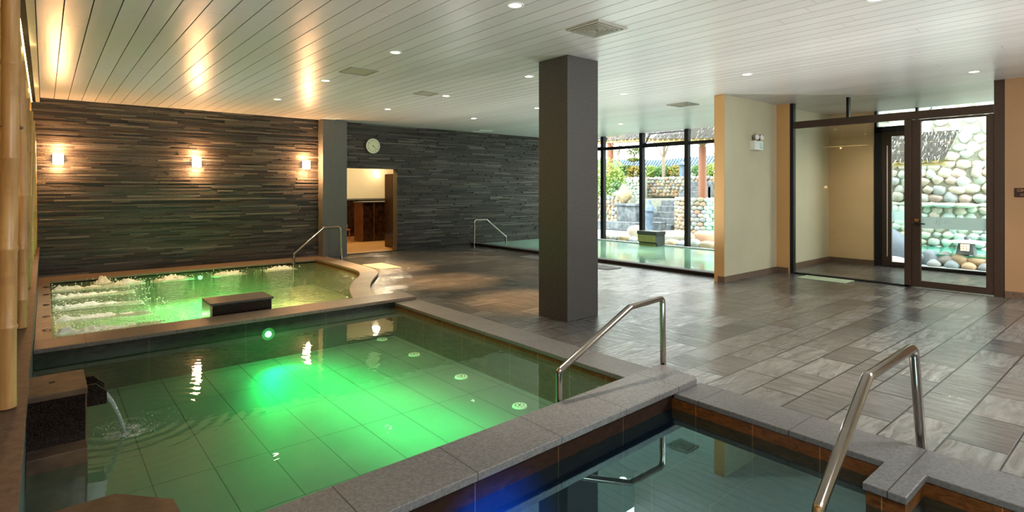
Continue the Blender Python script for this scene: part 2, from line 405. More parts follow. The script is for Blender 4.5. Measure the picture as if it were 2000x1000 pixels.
# ------------------------------------------------------------------ ceiling of long boards
mb = MB(); x = -.06; i = 0
while x < 12.85:
    g = random.uniform(.93, 1.03); w = min(.187, 12.9 - x)
    col = (.66 * g, .64 * g, .635 * g)
    ys = [-1.6, random.uniform(1, 4.5), random.uniform(5, 8), 12.55] if x < 10.6 else [-1.6, 12.55]
    for a, b in zip(ys, ys[1:]): mb.box(x + .004, x + w - .004, a + .0015, b - .0015, H, H + .018, col)
    x += .187; i += 1
ceil = struct('ceiling', mb, 'ceil')
struct('ceiling_void', MB().box(-.6, 13.0, -1.7, 12.7, H + .02, H + .1), 'void')

# ------------------------------------------------------------------ stone clad back wall
mb = MB()
mb.box(-.6, 5.31, BY + .02, BY + .2, -.5, H); mb.box(6.74, WX + .1, BY + .02, BY + .2, -.5, H); mb.box(5.31, 6.74, BY + .02, BY + .2, 2.03, H)
wall = struct('wall_back', mb, 'granite')
mb = MB(); rows = 96; rh = H / rows
for r in range(rows + 2):
    z0 = (r - 2) * rh; z1 = z0 + rh - .0015
    pan = r // 4
    x = -.55 - random.uniform(0, .3)
    while x < WX:
        L0 = random.choice([.3, .45, .6, .6, .9, 1.2])
        x1 = x + L0; cut = []
        segs = [(max(x, -.5), min(x1, WX))]
        if z0 < 2.03:
            segs = [(a, b) for a, b in ((segs[0][0], min(segs[0][1], 5.31)), (max(segs[0][0], 6.74), segs[0][1])) if b - a > .01]
        for a, b in segs:
            if b - a < .01: continue
            d = random.choice([0, 0, .008, .016, .026, .038]); g = random.choice([.5, .7, .8, 1, 1, 1.2, 1.9]) * random.uniform(.85, 1.15)
            t = random.uniform(-.004, .006)
            mb.box(a, b - .002, BY - d, BY + .025, z0, z1, (.078 * g + t, .071 * g, .065 * g - t))
        x = x1
struct('stone_strips', mb, 'strip', wall)

# pillar at the back wall
one('pillar', MB().box(4.74, 5.30, 12.20, 12.49, 0, H - .001), 'granite_g', 'smooth grey stone pilaster on the back wall, left of the doorway', 'pillar', bevel=.004)
# free standing column
one('column', MB().box(4.64, 5.17, 4.54, 5.03, 0.001, H - .001), 'granite', 'freestanding square dark granite column in the middle of the floor', 'column', bevel=.004)

# ------------------------------------------------------------------ left side: shelf, bamboo screen, cove
struct('wall_left', MB().box(-.66, -.55, -1.6, 12.6, -.6, H + .1), 'amber')
ledge = thing('wall_shelf', 'long brown granite shelf over blue grey tiles below the bamboo poles', 'shelf', (-.3, 5, 0))
MB().box(-.549, -.062, -1.5, 12.46, .52, .55).build('shelf_top', 'ledge_top', ledge, .004)
MB().box(-.54, -.08, -1.5, 12.46, -.6, .52).build('shelf_front', 'ledge_face', ledge)
for i, y in enumerate((2.24, 3.1, 4.1, 5.6, 7.6, 9.8, 11.6)):
    w = MB().box(-.082, -.076, y - .03, y + .03, .38, .46).build('step_light', m_emit('pale_step_light', (.7, .9, 1.), .9) if i == 0 else bpy.data.materials['pale_step_light'], ledge)
beam = struct('trim_2', MB().box(-.56, -.17, -1.5, 12.46, 2.46, 3.0), 'amber')
struct('trim_3', MB().box(-.115, -.062, -1.5, 12.46, 3.02, 3.12), 'vent')
one('led_strip', MB().tube([(-.166, y, 3.009) for y in (-1.4, 12.4)], .008, 8), 'led', 'glowing warm light strip along the top of the bamboo screen', 'light strip')
poles = [(1.9, -.19, .034), (2.95, -.20, .03), (3.42, -.125, .037), (4.95, -.175, .034), (5.3, -.13, .034), (6.3, -.145, .032), (7.4, -.14, .033), (8.6, -.135, .03), (9.9, -.135, .034), (11.0, -.13, .03), (12.0, -.13, .032)]
pl_lab = ['bamboo pole at the left picture edge, hidden nearest the viewer', 'slim bamboo pole behind the thickest pole at the left edge', 'thick foreground bamboo pole with twine knot, standing on the shelf', 'bamboo pole leaning just beyond the thick foreground one',
          'speckled darker bamboo pole, third large one from the viewer', 'bamboo pole in the middle of the row above the back divider', 'bamboo pole beside the near end of the jet pool',
          'bamboo pole beside the middle of the jet pool', 'bamboo pole standing over the jet nozzles', 'second last bamboo pole before the stone wall', 'last bamboo pole, nearest the stone clad wall']
for (y, x, r), lb in zip(poles, pl_lab):
    lean = random.uniform(-.02, .02); ly = random.uniform(-.05, .05)
    path = []; rad = []; z = .555; nodes = []
    first = random.uniform(.1, .4)
    zz = z + first
    while zz < 2.4: nodes.append(zz); zz += random.uniform(.32, .46)
    zs = sorted(set([z, 2.455] + [n + d for n in nodes for d in (-.012, -.004, .004, .014) if z < n + d < 2.455]))
    for q in zs:
        k = (q - z) / 1.9
        near = min([abs(q - n) for n in nodes] + [1])
        path.append((x + .008 * math.sin(q * 2 + y), y + ly * k, q)); rad.append(r * (1 - .1 * k) * (1.09 if near < .006 else (.97 if near < .016 else 1)))
    t = thing('bamboo_pole', lb, 'bamboo pole', (x, y, .55), 'bamboo poles of the screen')
    MB().tube(path, rad, 18).build('cane', 'bamboo', t)
    if abs(y - 3.42) < .1:
        k = MB(); k.tube([(x + .04 * math.cos(a), y + .04 * math.sin(a), 1.83) for a in [i * PI / 8 for i in range(17)]], .003, 6)
        k.ball((x + .042, y - .012, 1.828), (.011, .011, .009), 1); k.build('twine', 'base', t)

# ------------------------------------------------------------------ pools
# middle pool -----------------------------------------------------
mid_pool = thing('soaking_pool', 'large green lit soaking pool in the foreground with raised granite edges', 'pool', (1.7, 4.6, -.5))
MB().box(-.079, 3.55, 2.5, 6.7, -.45, -.38).build('basin_floor', 'pfloor', mid_pool)
MB().box(3.512, 3.84, 2.7, 6.6, -.45, .02).build('side_wall', 'brown', mid_pool)
MB().prism([(-.079, 6.60), (3.80, 6.60), (3.80, 6.98), (-.079, 6.98)], -.45, .06).build('far_wall', 'marble', mid_pool)
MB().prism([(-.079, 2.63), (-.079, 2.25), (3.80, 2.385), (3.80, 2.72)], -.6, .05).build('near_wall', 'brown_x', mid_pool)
one('coping', MB().box(3.51, 3.86, 2.66, 6.62, .02, .06), 'cop_y', 'grey granite coping along the floor side of the green soaking pool', 'coping', bevel=.006)
one('coping', MB().box(-.079, 3.83, 6.57, 7.0, .062, .104), 'cop_far', 'raised stone coping dividing the soaking pool from the jet pool', 'coping', bevel=.006)
one('coping', MB().prism([(-.079, 2.235), (3.80, 2.35), (3.845, 2.39), (3.87, 2.62), (3.90, 2.70), (3.86, 2.745), (3.45, 2.725), (-.079, 2.605)], .058, .104), 'cop_x',
    'broad raised granite coping between the soaking pool and the cold pool', 'coping', bevel=.006)
one('water_surface', MB().sheet([(-.079, 2.60), (3.515, 2.71), (3.515, 6.61), (-.079, 6.61)], -.012), 'water_mid', 'clear green lit water filling the soaking pool', 'water', kind='stuff')
# cold pool -------------------------------------------------------
cold = thing('plunge_pool', 'dark plunge pool in the near right corner with brown tiled sides', 'pool', (1.7, .5, -.5))
MB().box(-.079, 3.55, -1.5, 2.4, -.95, -.9).build('basin_floor', 'pfloor_b', cold)
MB().box(3.512, 3.84, -1.5, 2.40, -.95, .02).build('side_wall', 'brown', cold)
MB().box(3.0, 3.512, -1.5, 2.32, -.95, -.32).build('bench', 'brown', cold)
MB().box(3.20, 3.51, .85, 1.02, -.95, .02).build('pier', 'brown', cold)
one('coping', MB().prism([(3.51, -1.5), (3.86, -1.5), (3.86, 2.36), (3.51, 2.36), (3.51, 1.03), (3.18, 1.03), (3.18, .84), (3.51, .84)], .022, .06), 'cop_y', 'granite coping with a stepped-out pier along the plunge pool', 'coping', bevel=.005)
one('water_surface', MB().sheet([(-.079, -1.5), (3.515, -1.5), (3.515, 2.39), (-.079, 2.26)], -.052), 'water_cold', 'still dark water of the plunge pool', 'water', kind='stuff')
# jet pool --------------------------------------------------------
jet = thing('jet_pool', 'bubbling jet pool with a curved edge under the stone wall', 'pool', (2, 9.5, -.5))
MB().prism([(-.079, 6.95), (-.079, 12.0), (4.6, 12.0)] + mid + [(3.4, 6.95)], -.62, -.5).build('basin_floor', 'pfloor_w', jet)
MB().box(-.079, 4.5, 11.85, 12.45, -.55, .0).build('back_wall', 'marble', jet)
MB().box(-.079, .05, 7.0, 11.86, -.55, 0).build('bench_wall', 'rim', jet)
MB().prism(cin + mid[::-1], -.6, .012).build('curved_wall', 'brown', jet)
one('coping', MB().prism(cin + cout[::-1], .01, .052), 'rim', 'beige S-curved stone coping beside the jet pool', 'coping', bevel=.006)
one('poolside_kerb', MB().box(-.079, 4.74, 11.82, 12.47, .0, .03), 'rim', 'pale stone rim between the jet pool and the ledgestone wall', 'coping', bevel=.004)
rim = thing('jet_bench', 'narrow beige bench rim at the left of the jet pool with dark discs for nozzle shade', 'bench', (0, 9.4, 0))
MB().box(-.079, .065, 7.0, 11.82, .0, .03).build('bench_top', 'rim', rim, .004)
js = [11.19, 10.41, 9.48, 8.61, 7.8]
for y in js:
    b = MB(); b.ball((.018, y, .026), (.045, .11, .008), 2); b.build('nozzle_shade', 'black', rim)  # flat dark discs stand for the shade at the nozzles
one('water_surface', MB().sheet([(.05, 6.98), (.05, 11.87), (4.43, 11.87)] + cin + [(3.22, 6.98)], -.029), 'water_jet', 'rippling bubbling water of the jet pool', 'water', kind='stuff')
def foam(cx, cy, lx, ly, h, tail=False, seed=0):
    rs = random.Random(seed); b = MB(); nx, ny = 54, 22; vs = []; fs = []
    ph = [rs.uniform(0, 6.3) for _ in range(8)]
    from mathutils import noise as mn
    for i in range(nx + 1):
        for j in range(ny + 1):
            u = i / nx; v = j / ny * 2 - 1
            if tail: env = (1 - abs(v) ** 1.6) * min(1, u * 14 + .1) * (1 - u) ** .8; X = cx + u * lx; Y = cy + v * ly * (.6 + .6 * u) + .06 * u * math.sin(3 * u + ph[0])
            else:
                U = u * 2 - 1; env = max(0, 1 - U * U - v * v * .9); X = cx + U * lx; Y = cy + v * ly
            q = Vector((X * 9, Y * 9, seed)); nz = mn.noise(q) * .5 + mn.noise(q * 2.7) * .4 + mn.noise(q * 6.1) * .28
            z = -.03 + h * env * (.9 + 1.1 * nz) - .022 + (.05 * nz * env)
            vs.append((X, Y, z))
    fs = [(i * (ny + 1) + j, (i + 1) * (ny + 1) + j, (i + 1) * (ny + 1) + j + 1, i * (ny + 1) + j + 1) for i in range(nx) for j in range(ny)]
    b.add(vs, fs, smooth=True)
    for _ in range(110 if tail else 80):
        if tail: u = rs.random() ** 1.3; X = cx + u * lx * 1.25; Y = cy + rs.gauss(0, ly * .75)
        else: X = cx + rs.gauss(0, lx * .6); Y = cy + rs.gauss(0, ly * .8)
        Y = min(Y, 11.75); X = max(X, .09)
        r = rs.uniform(.004, .012); b.ball((X, Y, -.03 + rs.random() ** 3 * h * 1.3), (r, r, r * .8), 1)
    return b
for i, y in enumerate(js):
    one('foam_streak', foam(.07, y - .02, 1.0, .14, .075, True, i + 1), 'foam',
        ['white foam streak from the nozzle nearest the stone wall', 'second white foam streak from the stone wall', 'middle one of the five white foam streaks', 'fourth white foam streak from the stone wall', 'white foam streak closest to the dividing coping'][i], 'foam', 'foam streaks from the bench jets', 'thing')
for i, (x, y, a) in enumerate([(.75, 11.6, .11), (1.05, 11.3, .26), (1.72, 11.3, .32), (2.62, 11.3, .3), (3.55, 11.35, .30)]):
    one('foam_mound', foam(x, y, max(a, .16), .16, .06 if i else .075, False, 20 + i), 'foam',
        ['smallest splash of foam at the left end of the back rim', 'foam mound just right of the smallest splash', 'middle foam mound below the second wall lamp', 'foam mound behind the green lamp glow', 'foam mound at the foot of the handrail in the jet pool'][i], 'foam', 'foam mounds along the back rim', 'thing')
# far pool --------------------------------------------------------
far = thing('far_pool', 'pale green pool beside the tall garden windows', 'pool', (11, 8.5, -.5))
MB().box(9.0, 12.75, 4.98, 12.5, -.6, -.5).build('basin_floor', 'pfloor_m', far)
MB().box(12.6, 12.78, 4.98, 12.48, -.5, .045).build('window_side_rim', 'paving', far)
MB().box(9.13, 12.6, 4.96, 5.1, -.5, .045).build('end_rim', 'paving', far)
MB().box(8.99, 9.13, 4.98, 12.48, -.5, .05).build('floor_side_wall', 'frame', far)
one('coping', MB().box(8.97, 9.15, 4.98, 12.48, .05, .068), 'granite_g', 'low dark edged rim along the floor side of the far green pool', 'coping')
one('water_surface', MB().sheet([(9.12, 5.09), (12.61, 5.09), (12.61, 12.48), (9.12, 12.48)], .022), 'water_far', 'milky mint green water of the far pool', 'water', kind='stuff')

# ------------------------------------------------------------------ spout blocks
sp = thing('water_spout', 'dark granite spout block pouring water into the soaking pool at the left', 'spout', (.03, 4.3, 0))
MB().box(-.079, .19, 4.0, 4.60, -.44, .07).build('plinth', 'stone_top', sp, .003)
MB().box(-.079, .183, 4.145, 4.56, .07, .34).build('body', 'black_gr', sp)
MB().box(.183, .192, 4.14, 4.565, .07, .34).build('end_panel', 'stone_top', sp, .002)
MB().box(-.079, .195, 4.135, 4.575, .34, .375).build('cap', 'stone_top', sp, .003)
MB().box(.02, .048, 4.36, 4.40, .3752, .3762).build('socket', 'dark', sp)
b = MB()
for y0 in (4.245, 4.435):
    b.extrude([(.192, .355), (.24, .355), (.295, .30), (.295, .225), (.192, .225)], 'y', y0, y0 + .018)
b.box(.192, .29, 4.263, 4.435, .225, .243); b.build('chute', 'black_gr', sp)
path = []; 
for i in range(15):
    t = i / 14; path.append((.27 + .125 * t, 4.35 + .015 * math.sin(t * 3), .262 - .01 * t - .262 * t ** 1.9))
b = MB()
for k in range(5):
    o = (k - 2) * .017
    b.tube([(x, y + o * (1 - .65 * i / 14), z + .002 * math.sin(i * 1.3 + k)) for i, (x, y, z) in enumerate(path)], [.013 - .004 * i / 14 for i in range(15)], 10)
b.build('x', 'stream')
o = bpy.data.objects['x']; o.name = 'water_stream'; tag(o, 'thin curved stream of water falling from the spout', 'water', None, 'thing')
rs = random.Random(5); b = MB()
for _ in range(260):
    a = rs.uniform(0, 6.28); d = abs(rs.gauss(0, .13)); r = rs.uniform(.0015, .005)
    b.ball((.42 + d * math.cos(a) * 1.3, 4.36 + d * math.sin(a) * 1.2, -.011 + rs.random() ** 2.5 * .035), (r, r, r), 1)
for _ in range(9):
    a = rs.uniform(0, 6.28); d = rs.uniform(.02, .12)
    b.ball((.41 + d * math.cos(a), 4.35 + d * math.sin(a), -.013), (.04, .03, .010), 2, jit=.2)
one('splash', b, 'stream', 'splashing droplets where the spout stream meets the water', 'water', kind='stuff')
blk = thing('stone_block', 'brown topped stone block with a cut corner at the bottom left', 'block', (.15, 2.7, .1))
pts = [(-.079, 2.0), (.42, 2.0), (.40, 2.60), (.225, 2.80), (-.079, 2.80)]
MB().prism([(-.079, 2.02), (.40, 2.02), (.385, 2.58), (.215, 2.785), (-.079, 2.785)], -.4, .26).build('body', 'black_gr', blk)
MB().prism(pts, .26, .30).build('cap', 'stone_top', blk, .004)
jb = thing('seat_block', 'black granite box standing in the jet pool against the divider', 'block', (1.79, 7.25, .0))
MB().box(1.46, 2.11, 7.06, 7.46, -.5, .215).build('body', 'black_gr', jb)
MB().box(1.44, 2.13, 7.04, 7.48, .215, .24).build('cap', 'granite', jb, .003)
MB().box(1.438, 1.462, 7.045, 7.475, -.1, .215).build('end_panel', 'warm_refl', jb)
fb = thing('seat_block', 'spout block with painted warm reflections under the garden window of the far pool', 'block', (12.5, 9.1, 0))
MB().box(12.28, 12.7, 8.78, 9.40, .32, .41).build('cap', 'granite', fb, .003)
MB().extrude([(12.29, .32), (12.69, .32), (12.69, .02), (12.36, .02), (12.36, .08), (12.32, .12), (12.30, .12)], 'y', 8.80, 9.38).build('body', 'granite_g', fb)
MB().box(12.275, 12.30, 8.81, 9.37, .13, .31).build('front_panel', 'warm_refl', fb)  # thin panels carry the painted reflection of the warm wall
MB().box(12.34, 12.362, 8.84, 9.34, .02, .08).build('lower_panel', 'warm_refl', fb)

# ------------------------------------------------------------------ handrails
def rail(pts, r, label, bend=.05):
    P = [Vector(p) for p in pts]; path = [P[0]]
    for i in range(1, len(P) - 1):
        a, b, c = P[i - 1], P[i], P[i + 1]; bd = bend if i == 1 else .015
        d1 = (a - b).normalized() * bd; d2 = (c - b).normalized() * bd
        for k in range(9):
            t = k / 8; path.append((b + d1) * (1 - t) ** 2 + b * 2 * t * (1 - t) + (b + d2) * t * t)
    path.append(P[-1])
    t = thing('handrail', label, 'handrail', (P[0].x, P[0].y, P[0].z), 'steel pool handrails')
    MB().tube(path, r, 20).build('tube', 'steel', t)
    MB().disc((P[0].x, P[0].y, P[0].z), r * 1.7, .006, 24).build('base_flange', 'steel', t)
    return t
rail([(3.93, 2.74, 0), (3.92, 2.74, .645), (3.48, 2.73, .63), (2.70, 2.72, .30), (2.70, 2.72, -.37)], .0235, 'bent steel handrail rising from the near corner of the soaking pool')
rail([(3.96, .97, 0), (3.80, .97, .645), (3.06, .97, .635), (2.50, .97, .21), (2.30, .97, -.3)], .026, 'bent steel handrail at the plunge pool, nearest the viewer', .06)
rail([(4.96, 11.7, 0), (4.93, 11.7, .715), (4.56, 11.7, .715), (3.94, 11.7, .20), (3.92, 11.7, -.4)], .024, 'steel handrail of the jet pool in front of the grey pilaster', .07)
rail([(8.67, 11.9, 0), (8.67, 11.9, .725), (9.07, 11.9, .715), (9.75, 11.9, .22), (9.75, 11.9, -.4)], .024, 'steel handrail at the left end of the far green pool', .08)

# ------------------------------------------------------------------ window wall
window = thing('window_1', 'tall dark framed garden windows behind the far pool', 'window', (WX, 9, 0), None, 'structure')
MB().box(WX - .04, WX + .05, 4.98, 12.5, -.1, .03).build('sill', 'frame', window)
mull = [11.08, 9.66, 8.22, 6.8, 5.4]
for y in mull: MB().box(WX - .06, WX + .07, y - .055, y + .055, .03, H).build('mullion', 'frame', window, .004)
MB().box(WX - .04, WX + .05, 4.98, 12.5, 2.69, 2.775).build('transom_bar', 'frame', window)
edges = [12.5] + mull + [4.98]
for a, b_ in zip(edges, edges[1:]):
    MB().box(WX, WX + .006, b_ + .055, a - .055, .03, 2.69).build('pane', 'glass', window)
# open vents: bottom hinged sashes leaning out
for k, (a, b_) in enumerate(zip(edges, edges[1:])):
    y0, y1 = b_ + .06, a - .06
    if k in (0, 2, 4):
        out = .22
        fr = MB(); t = .03
        def q(y, s): return (WX + .03 + out * s, y, 2.79 + s * .30)
        for (ya, yb) in ((y0, y0 + t), (y1 - t, y1)):
            fr.add([q(ya, 0), q(yb, 0), q(yb, 1), q(ya, 1)] + [(x + .03, y, z - .01) for x, y, z in (q(ya, 0), q(yb, 0), q(yb, 1), q(ya, 1))],
                   [(0, 1, 2, 3), (7, 6, 5, 4), (0, 4, 5, 1), (1, 5, 6, 2), (2, 6, 7, 3), (3, 7, 4, 0)])
        fr.tube([q(y0, 0), q(y1, 0)], .014, 8); fr.tube([q(y0, 1), q(y1, 1)], .014, 8)
        s_ = fr.build('vent_sash', 'frame', window)
        MB().add([q(y0 + t, 0), q(y1 - t, 0), q(y1 - t, 1), q(y0 + t, 1)], [(0, 1, 2, 3)]).build('sash_pane', 'glass', s_)
    else:
        MB().box(WX, WX + .006, y0, y1, 2.775, H).build('pane', 'glass', window)
one('window_stay', MB().tube([(WX + .03, 9.0, 2.80), (WX + .12, 9.02, 2.86)], .006, 6), 'frame', 'small stay on the tilted window vent', 'stay')

# ------------------------------------------------------------------ stub wall + right walls
struct('wall_stub', MB().box(8.56, 12.86, 4.79, 4.96, 0, H - .001), 'beige_g')
struct('wall_stub_end', MB().box(8.548, 8.56, 4.785, 4.962, 0, H - .002), 'orange')  # wall end: warm light painted on as a plaster tone
struct('baseboard_stub', MB().box(8.545, 12.84, 4.775, 4.9, 0, .10), 'base')
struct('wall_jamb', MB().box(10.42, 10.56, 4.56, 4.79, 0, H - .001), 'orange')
struct('baseboard_jamb', MB().box(10.405, 10.55, 4.575, 4.775, 0, .10), 'base')
struct('wall_right', MB().box(10.44, 10.58, -1.6, 1.58, 0, H), 'beige_d')
struct('baseboard_right', MB().box(10.42, 10.44, -1.6, 1.575, 0, .10), 'base')
struct('wall_front', MB().box(-.6, 10.6, -1.75, -1.6, -1, H), 'cream')
struct('wall_porch_side', MB().box(10.58, 12.95, 1.30, 1.45, 0, H - .001), 'beige')
struct('wall_porch_end', MB().box(WX - .02, WX + .1, 3.93, 4.79, 0, H), 'beige')
struct('baseboard_porch_end', MB().box(WX - .035, WX - .02, 3.93, 4.775, 0, .10), 'base')
struct('baseboard_porch_side', MB().box(10.58, WX - .04, 4.76, 4.775, 0, .10), 'base')
# interior glazed screen with door
scr = thing('door_1', 'bronze framed glass screen with a glazed door to the porch', 'door', (DX, 3, 0), None, 'structure')
fx0, fx1 = DX - .05, DX + .05
MB().box(fx0, fx1, 4.50, 4.56, 0, H).build('side_post', 'frame', scr, .003)
MB().box(fx0, fx1, 1.585, 1.70, 0, H).build('side_post', 'bronze', scr, .003)
MB().box(fx0, fx1, 1.70, 4.50, 2.64, 2.76).build('header', 'bronze', scr, .003)
MB().box(fx0 + .01, fx1 - .01, 3.59, 3.63, 2.76, H).build('transom_post', 'frame', scr)
MB().box(fx0, fx1, 2.72, 4.50, 0, .025).build('threshold', 'frame', scr)
MB().box(fx0, fx1, 2.70, 2.79, .0, 2.64).build('door_post', 'bronze', scr, .003)
MB().box(DX, DX + .006, 2.79, 4.50, .025, 2.64).build('pane', 'glass', scr)
for a, b_ in ((1.70, 3.59), (3.63, 4.50)): MB().box(DX, DX + .006, a, b_, 2.76, H).build('pane', 'glass', scr)
leaf = MB(); y0, y1, z0, z1 = 1.70, 2.70, .01, 2.63
leaf.box(DX - .03, DX + .03, y0, y0 + .09, z0, z1); leaf.box(DX - .03, DX + .03, y1 - .12, y1, z0, z1)
leaf.box(DX - .03, DX + .03, y0 + .09, y1 - .12, z0, .11); leaf.box(DX - .03, DX + .03, y0 + .09, y1 - .12, 2.60, z1)
lf = leaf.build('door_leaf', 'bronze', scr, .003)
MB().box(DX - .003, DX + .003, y0 + .09, y1 - .12, .11, 2.60).build('pane', 'glass', lf)
MB().box(DX - .008, DX - .005, y0 + .09, y1 - .12, .93, 1.11).build('frosted_band', 'frost', lf)
b = MB()
for i, (yy, h0, h1) in enumerate([(2.36, .955, 1.03), (2.35, .97, 1.075), (2.335, .99, 1.085), (2.375, .99, 1.08), (2.39, 1.0, 1.07), (2.30, 1.01, 1.04), (2.28, 1.01, 1.05), (2.265, 1.02, 1.07), (2.25, 1.01, 1.075), (2.235, 1.02, 1.06), (2.22, 1.01, 1.08), (2.20, 1.01, 1.05)]):
    b.tube([(DX - .0095, yy, h0), (DX - .0095, yy + (.008 if i % 2 else -.008), h1)], .0016, 5)
b.build('frosted_emblem', m_plain('etched_grey', (.42, .55, .58), .6), lf)
b = MB(); b.box(DX - .05, DX - .03, 2.60, 2.655, 1.03, 1.08); b.build('lock', 'brass', lf)
b = MB(); b.tube([(DX - .03, 2.64, 1.005), (DX - .085, 2.64, 1.005), (DX - .09, 2.51, 1.0)], .009, 10); b.build('handle', 'black', lf)
# outer door wall
ext = thing('door_2', 'dark framed outer glass doors of the porch', 'door', (WX, 2.7, 0), None, 'structure')
def eb(y0, y1, z0, z1, nm, mt='frame', p=None, x0=WX - .05, x1=WX + .05): return MB().box(x0, x1, y0, y1, z0, z1).build(nm, mt, p or ext, .003)
eb(3.80, 3.93, 0, 2.78, 'side_post'); eb(1.45, 1.56, 0, 2.78, 'side_post', 'bronze'); eb(3.20, 3.93, 2.66, 2.78, 'header'); eb(3.20, 3.24, 2.66, H, 'transom_post'); eb(3.88, 3.93, 2.78, H, 'transom_post')
eb(1.56, 3.80, 0, .025, 'threshold')
MB().box(WX, WX + .005, 3.24, 3.88, 2.78, H).build('pane', 'glass', ext); MB().box(WX, WX + .005, 1.56, 3.20, .06, H).build('pane', 'glass', ext)
eb(1.56, 3.20, .025, .06, 'bottom_rail')
lf2 = MB(); lf2.box(WX - .03, WX + .03, 3.64, 3.80, .025, 2.66); lf2.box(WX - .03, WX + .03, 3.22, 3.34, .025, 2.66); lf2.box(WX - .03, WX + .03, 3.34, 3.64, .025, .10); lf2.box(WX - .03, WX + .03, 3.34, 3.64, 2.58, 2.66)
l2 = lf2.build('door_leaf', 'bronze', ext)
MB().box(WX - .002, WX + .002, 3.34, 3.64, .10, 2.58).build('pane', 'glass', l2)
MB().box(WX - .007, WX - .004, 3.34, 3.64, .92, 1.10).build('frosted_band', 'frost', l2)
MB().box(WX - .034, WX - .031, 3.70, 3.715, .2, 2.4).build('edge_strip', 'white', l2)

# ------------------------------------------------------------------ hall behind the doorway
struct('wall_hall_back', MB().box(4.8, 10.6, 17.3, 17.5, 0, H), 'cream')
struct('wall_hall_right', MB().box(10.5, 10.6, 12.7, 17.5, 0, H), 'cream')
struct('wall_hall_left', MB().box(4.8, 4.9, 12.7, 17.5, 0, H), 'cream')
struct('wall_hall_reveal', MB().box(6.745, 7.0, 12.53, 12.72, 0, 2.6), 'beige_d')
struct('baseboard_hall', MB().box(6.73, 6.76, 12.515, 12.74, 0, .10), 'base')
struct('ceiling_hall', MB().box(4.8, 10.6, 12.7, 17.5, 2.7, 2.8), 'cream')
wn = thing('wainscot', 'dark marble wainscot with pale ledge at the back of the shower room', 'wainscot', (7.5, 17.2, 0))
MB().box(5.0, 10.4, 17.1, 17.29, 0, 1.17).build('panel', 'partition', wn); MB().box(5.0, 10.4, 17.05, 17.29, 1.17, 1.22).build('ledge', 'granite_g', wn)
pt = thing('shower_partition', 'low dark marble shower partition with copper end seen through the doorway', 'partition', (7.6, 15.8, 0))
MB().box(7.12, 8.6, 15.25, 15.72, 0, 1.14).build('panel', 'partition', pt); MB().box(7.05, 7.125, 15.25, 15.72, 0, 1.14).build('end_panel', 'copper', pt)
MB().box(7.04, 8.6, 15.12, 15.74, 1.14, 1.165).build('cap', 'granite_g', pt); MB().box(7.40, 7.415, 15.135, 15.15, 0, 1.14).build('seam', 'copper', pt)
one('tall_partition', MB().box(6.97, 7.07, 13.15, 13.62, 0, 1.93), 'partition', 'tall glossy dark brown panel just inside the doorway', 'partition', bevel=.004)
stl = thing('shower_stool', 'small orange wooden stool beside the copper partition end', 'stool', (7.0, 16.35, 0))
b = MB(); b.box(6.84, 7.15, 16.2, 16.5, .27, .31); b.build('seat', 'wood', stl, .004)
for x, y in ((6.86, 16.22), (7.11, 16.22), (6.86, 16.46), (7.11, 16.46)): MB().box(x, x + .03, y, y + .03, 0, .27).build('leg', 'wood', stl)
one('wooden_bucket', MB().tube([(7.0, 16.35, .312), (7.0, 16.35, .315), (7.0, 16.35, .43), (7.0, 16.35, .44)], [.09, .10, .12, .115], 22), 'wood', 'round wooden bucket on the orange stool', 'bucket')
one('wall_shelf_small', MB().box(6.7, 7.3, 16.85, 17.09, .72, .745), 'wood', 'short orange shelf on the dark shower room wall', 'shelf')
one('wooden_bucket', MB().tube([(7.08, 16.95, .747), (7.08, 16.95, .86)], [.09, .11], 20), 'wood', 'small wooden tub on the orange wall shelf', 'bucket')
tp = thing('shower_tap', 'brass shower tap above the wooden bucket', 'tap', (7.0, 17.08, .6)); MB().tube([(7.1, 17.08, .62), (7.1, 16.98, .64), (7.1, 16.93, .60), (7.1, 16.93, .5)], .012, 8).build('pipe', 'brass', tp)

# ------------------------------------------------------------------ lights on walls and ceiling
def make_sconce(name, x, y, z, label, group, w=.075, h=.095, d=.11):
    t = thing(name, label, 'wall lamp', (x, y, z), group)
    MB().box(x - w, x + w, y - d, y - .012, z - h, z + h).build('shade', 'sconce', t, .01)
    MB().box(x - w * .8, x + w * .8, y - .014, y + .03, z - h * .8, z + h * .8).build('back_plate', 'copper', t)
    return t
s0 = make_sconce('wall_lamp', .18, BY - .02, 2.06, 'lit cube wall lamp nearest the bamboo screen', 'cube wall lamps on the stone wall')
copy_tree(s0, (2.30, BY - .02, 2.06), 'lit cube wall lamp in the middle of the stone wall'); copy_tree(s0, (4.45, BY - .02, 2.07), 'lit cube wall lamp beside the grey pilaster')
for x in (.18, 2.30, 4.45):
    for dz, e in ((.17, 26), (-.17, 20)):
        lamp('sconce_light', 'POINT', (x, BY - .20, 2.06 + dz), e * 1.25, (1., .50, .22), .05)
make_sconce('wall_lamp', 8.55, 17.29, 2.02, 'small glowing wall lamp in the shower room', 'hall lamp', .06, .11, .08)
lamp('hall_light', 'POINT', (7.4, 15.0, 2.5), 120, (1., .86, .62), .1); lamp('hall_light', 'POINT', (6.2, 13.4, 2.5), 60, (1., .66, .30), .1)
lamp('hall_light', 'POINT', (8.5, 16.9, 2.2), 12, (1., .7, .4), .05)

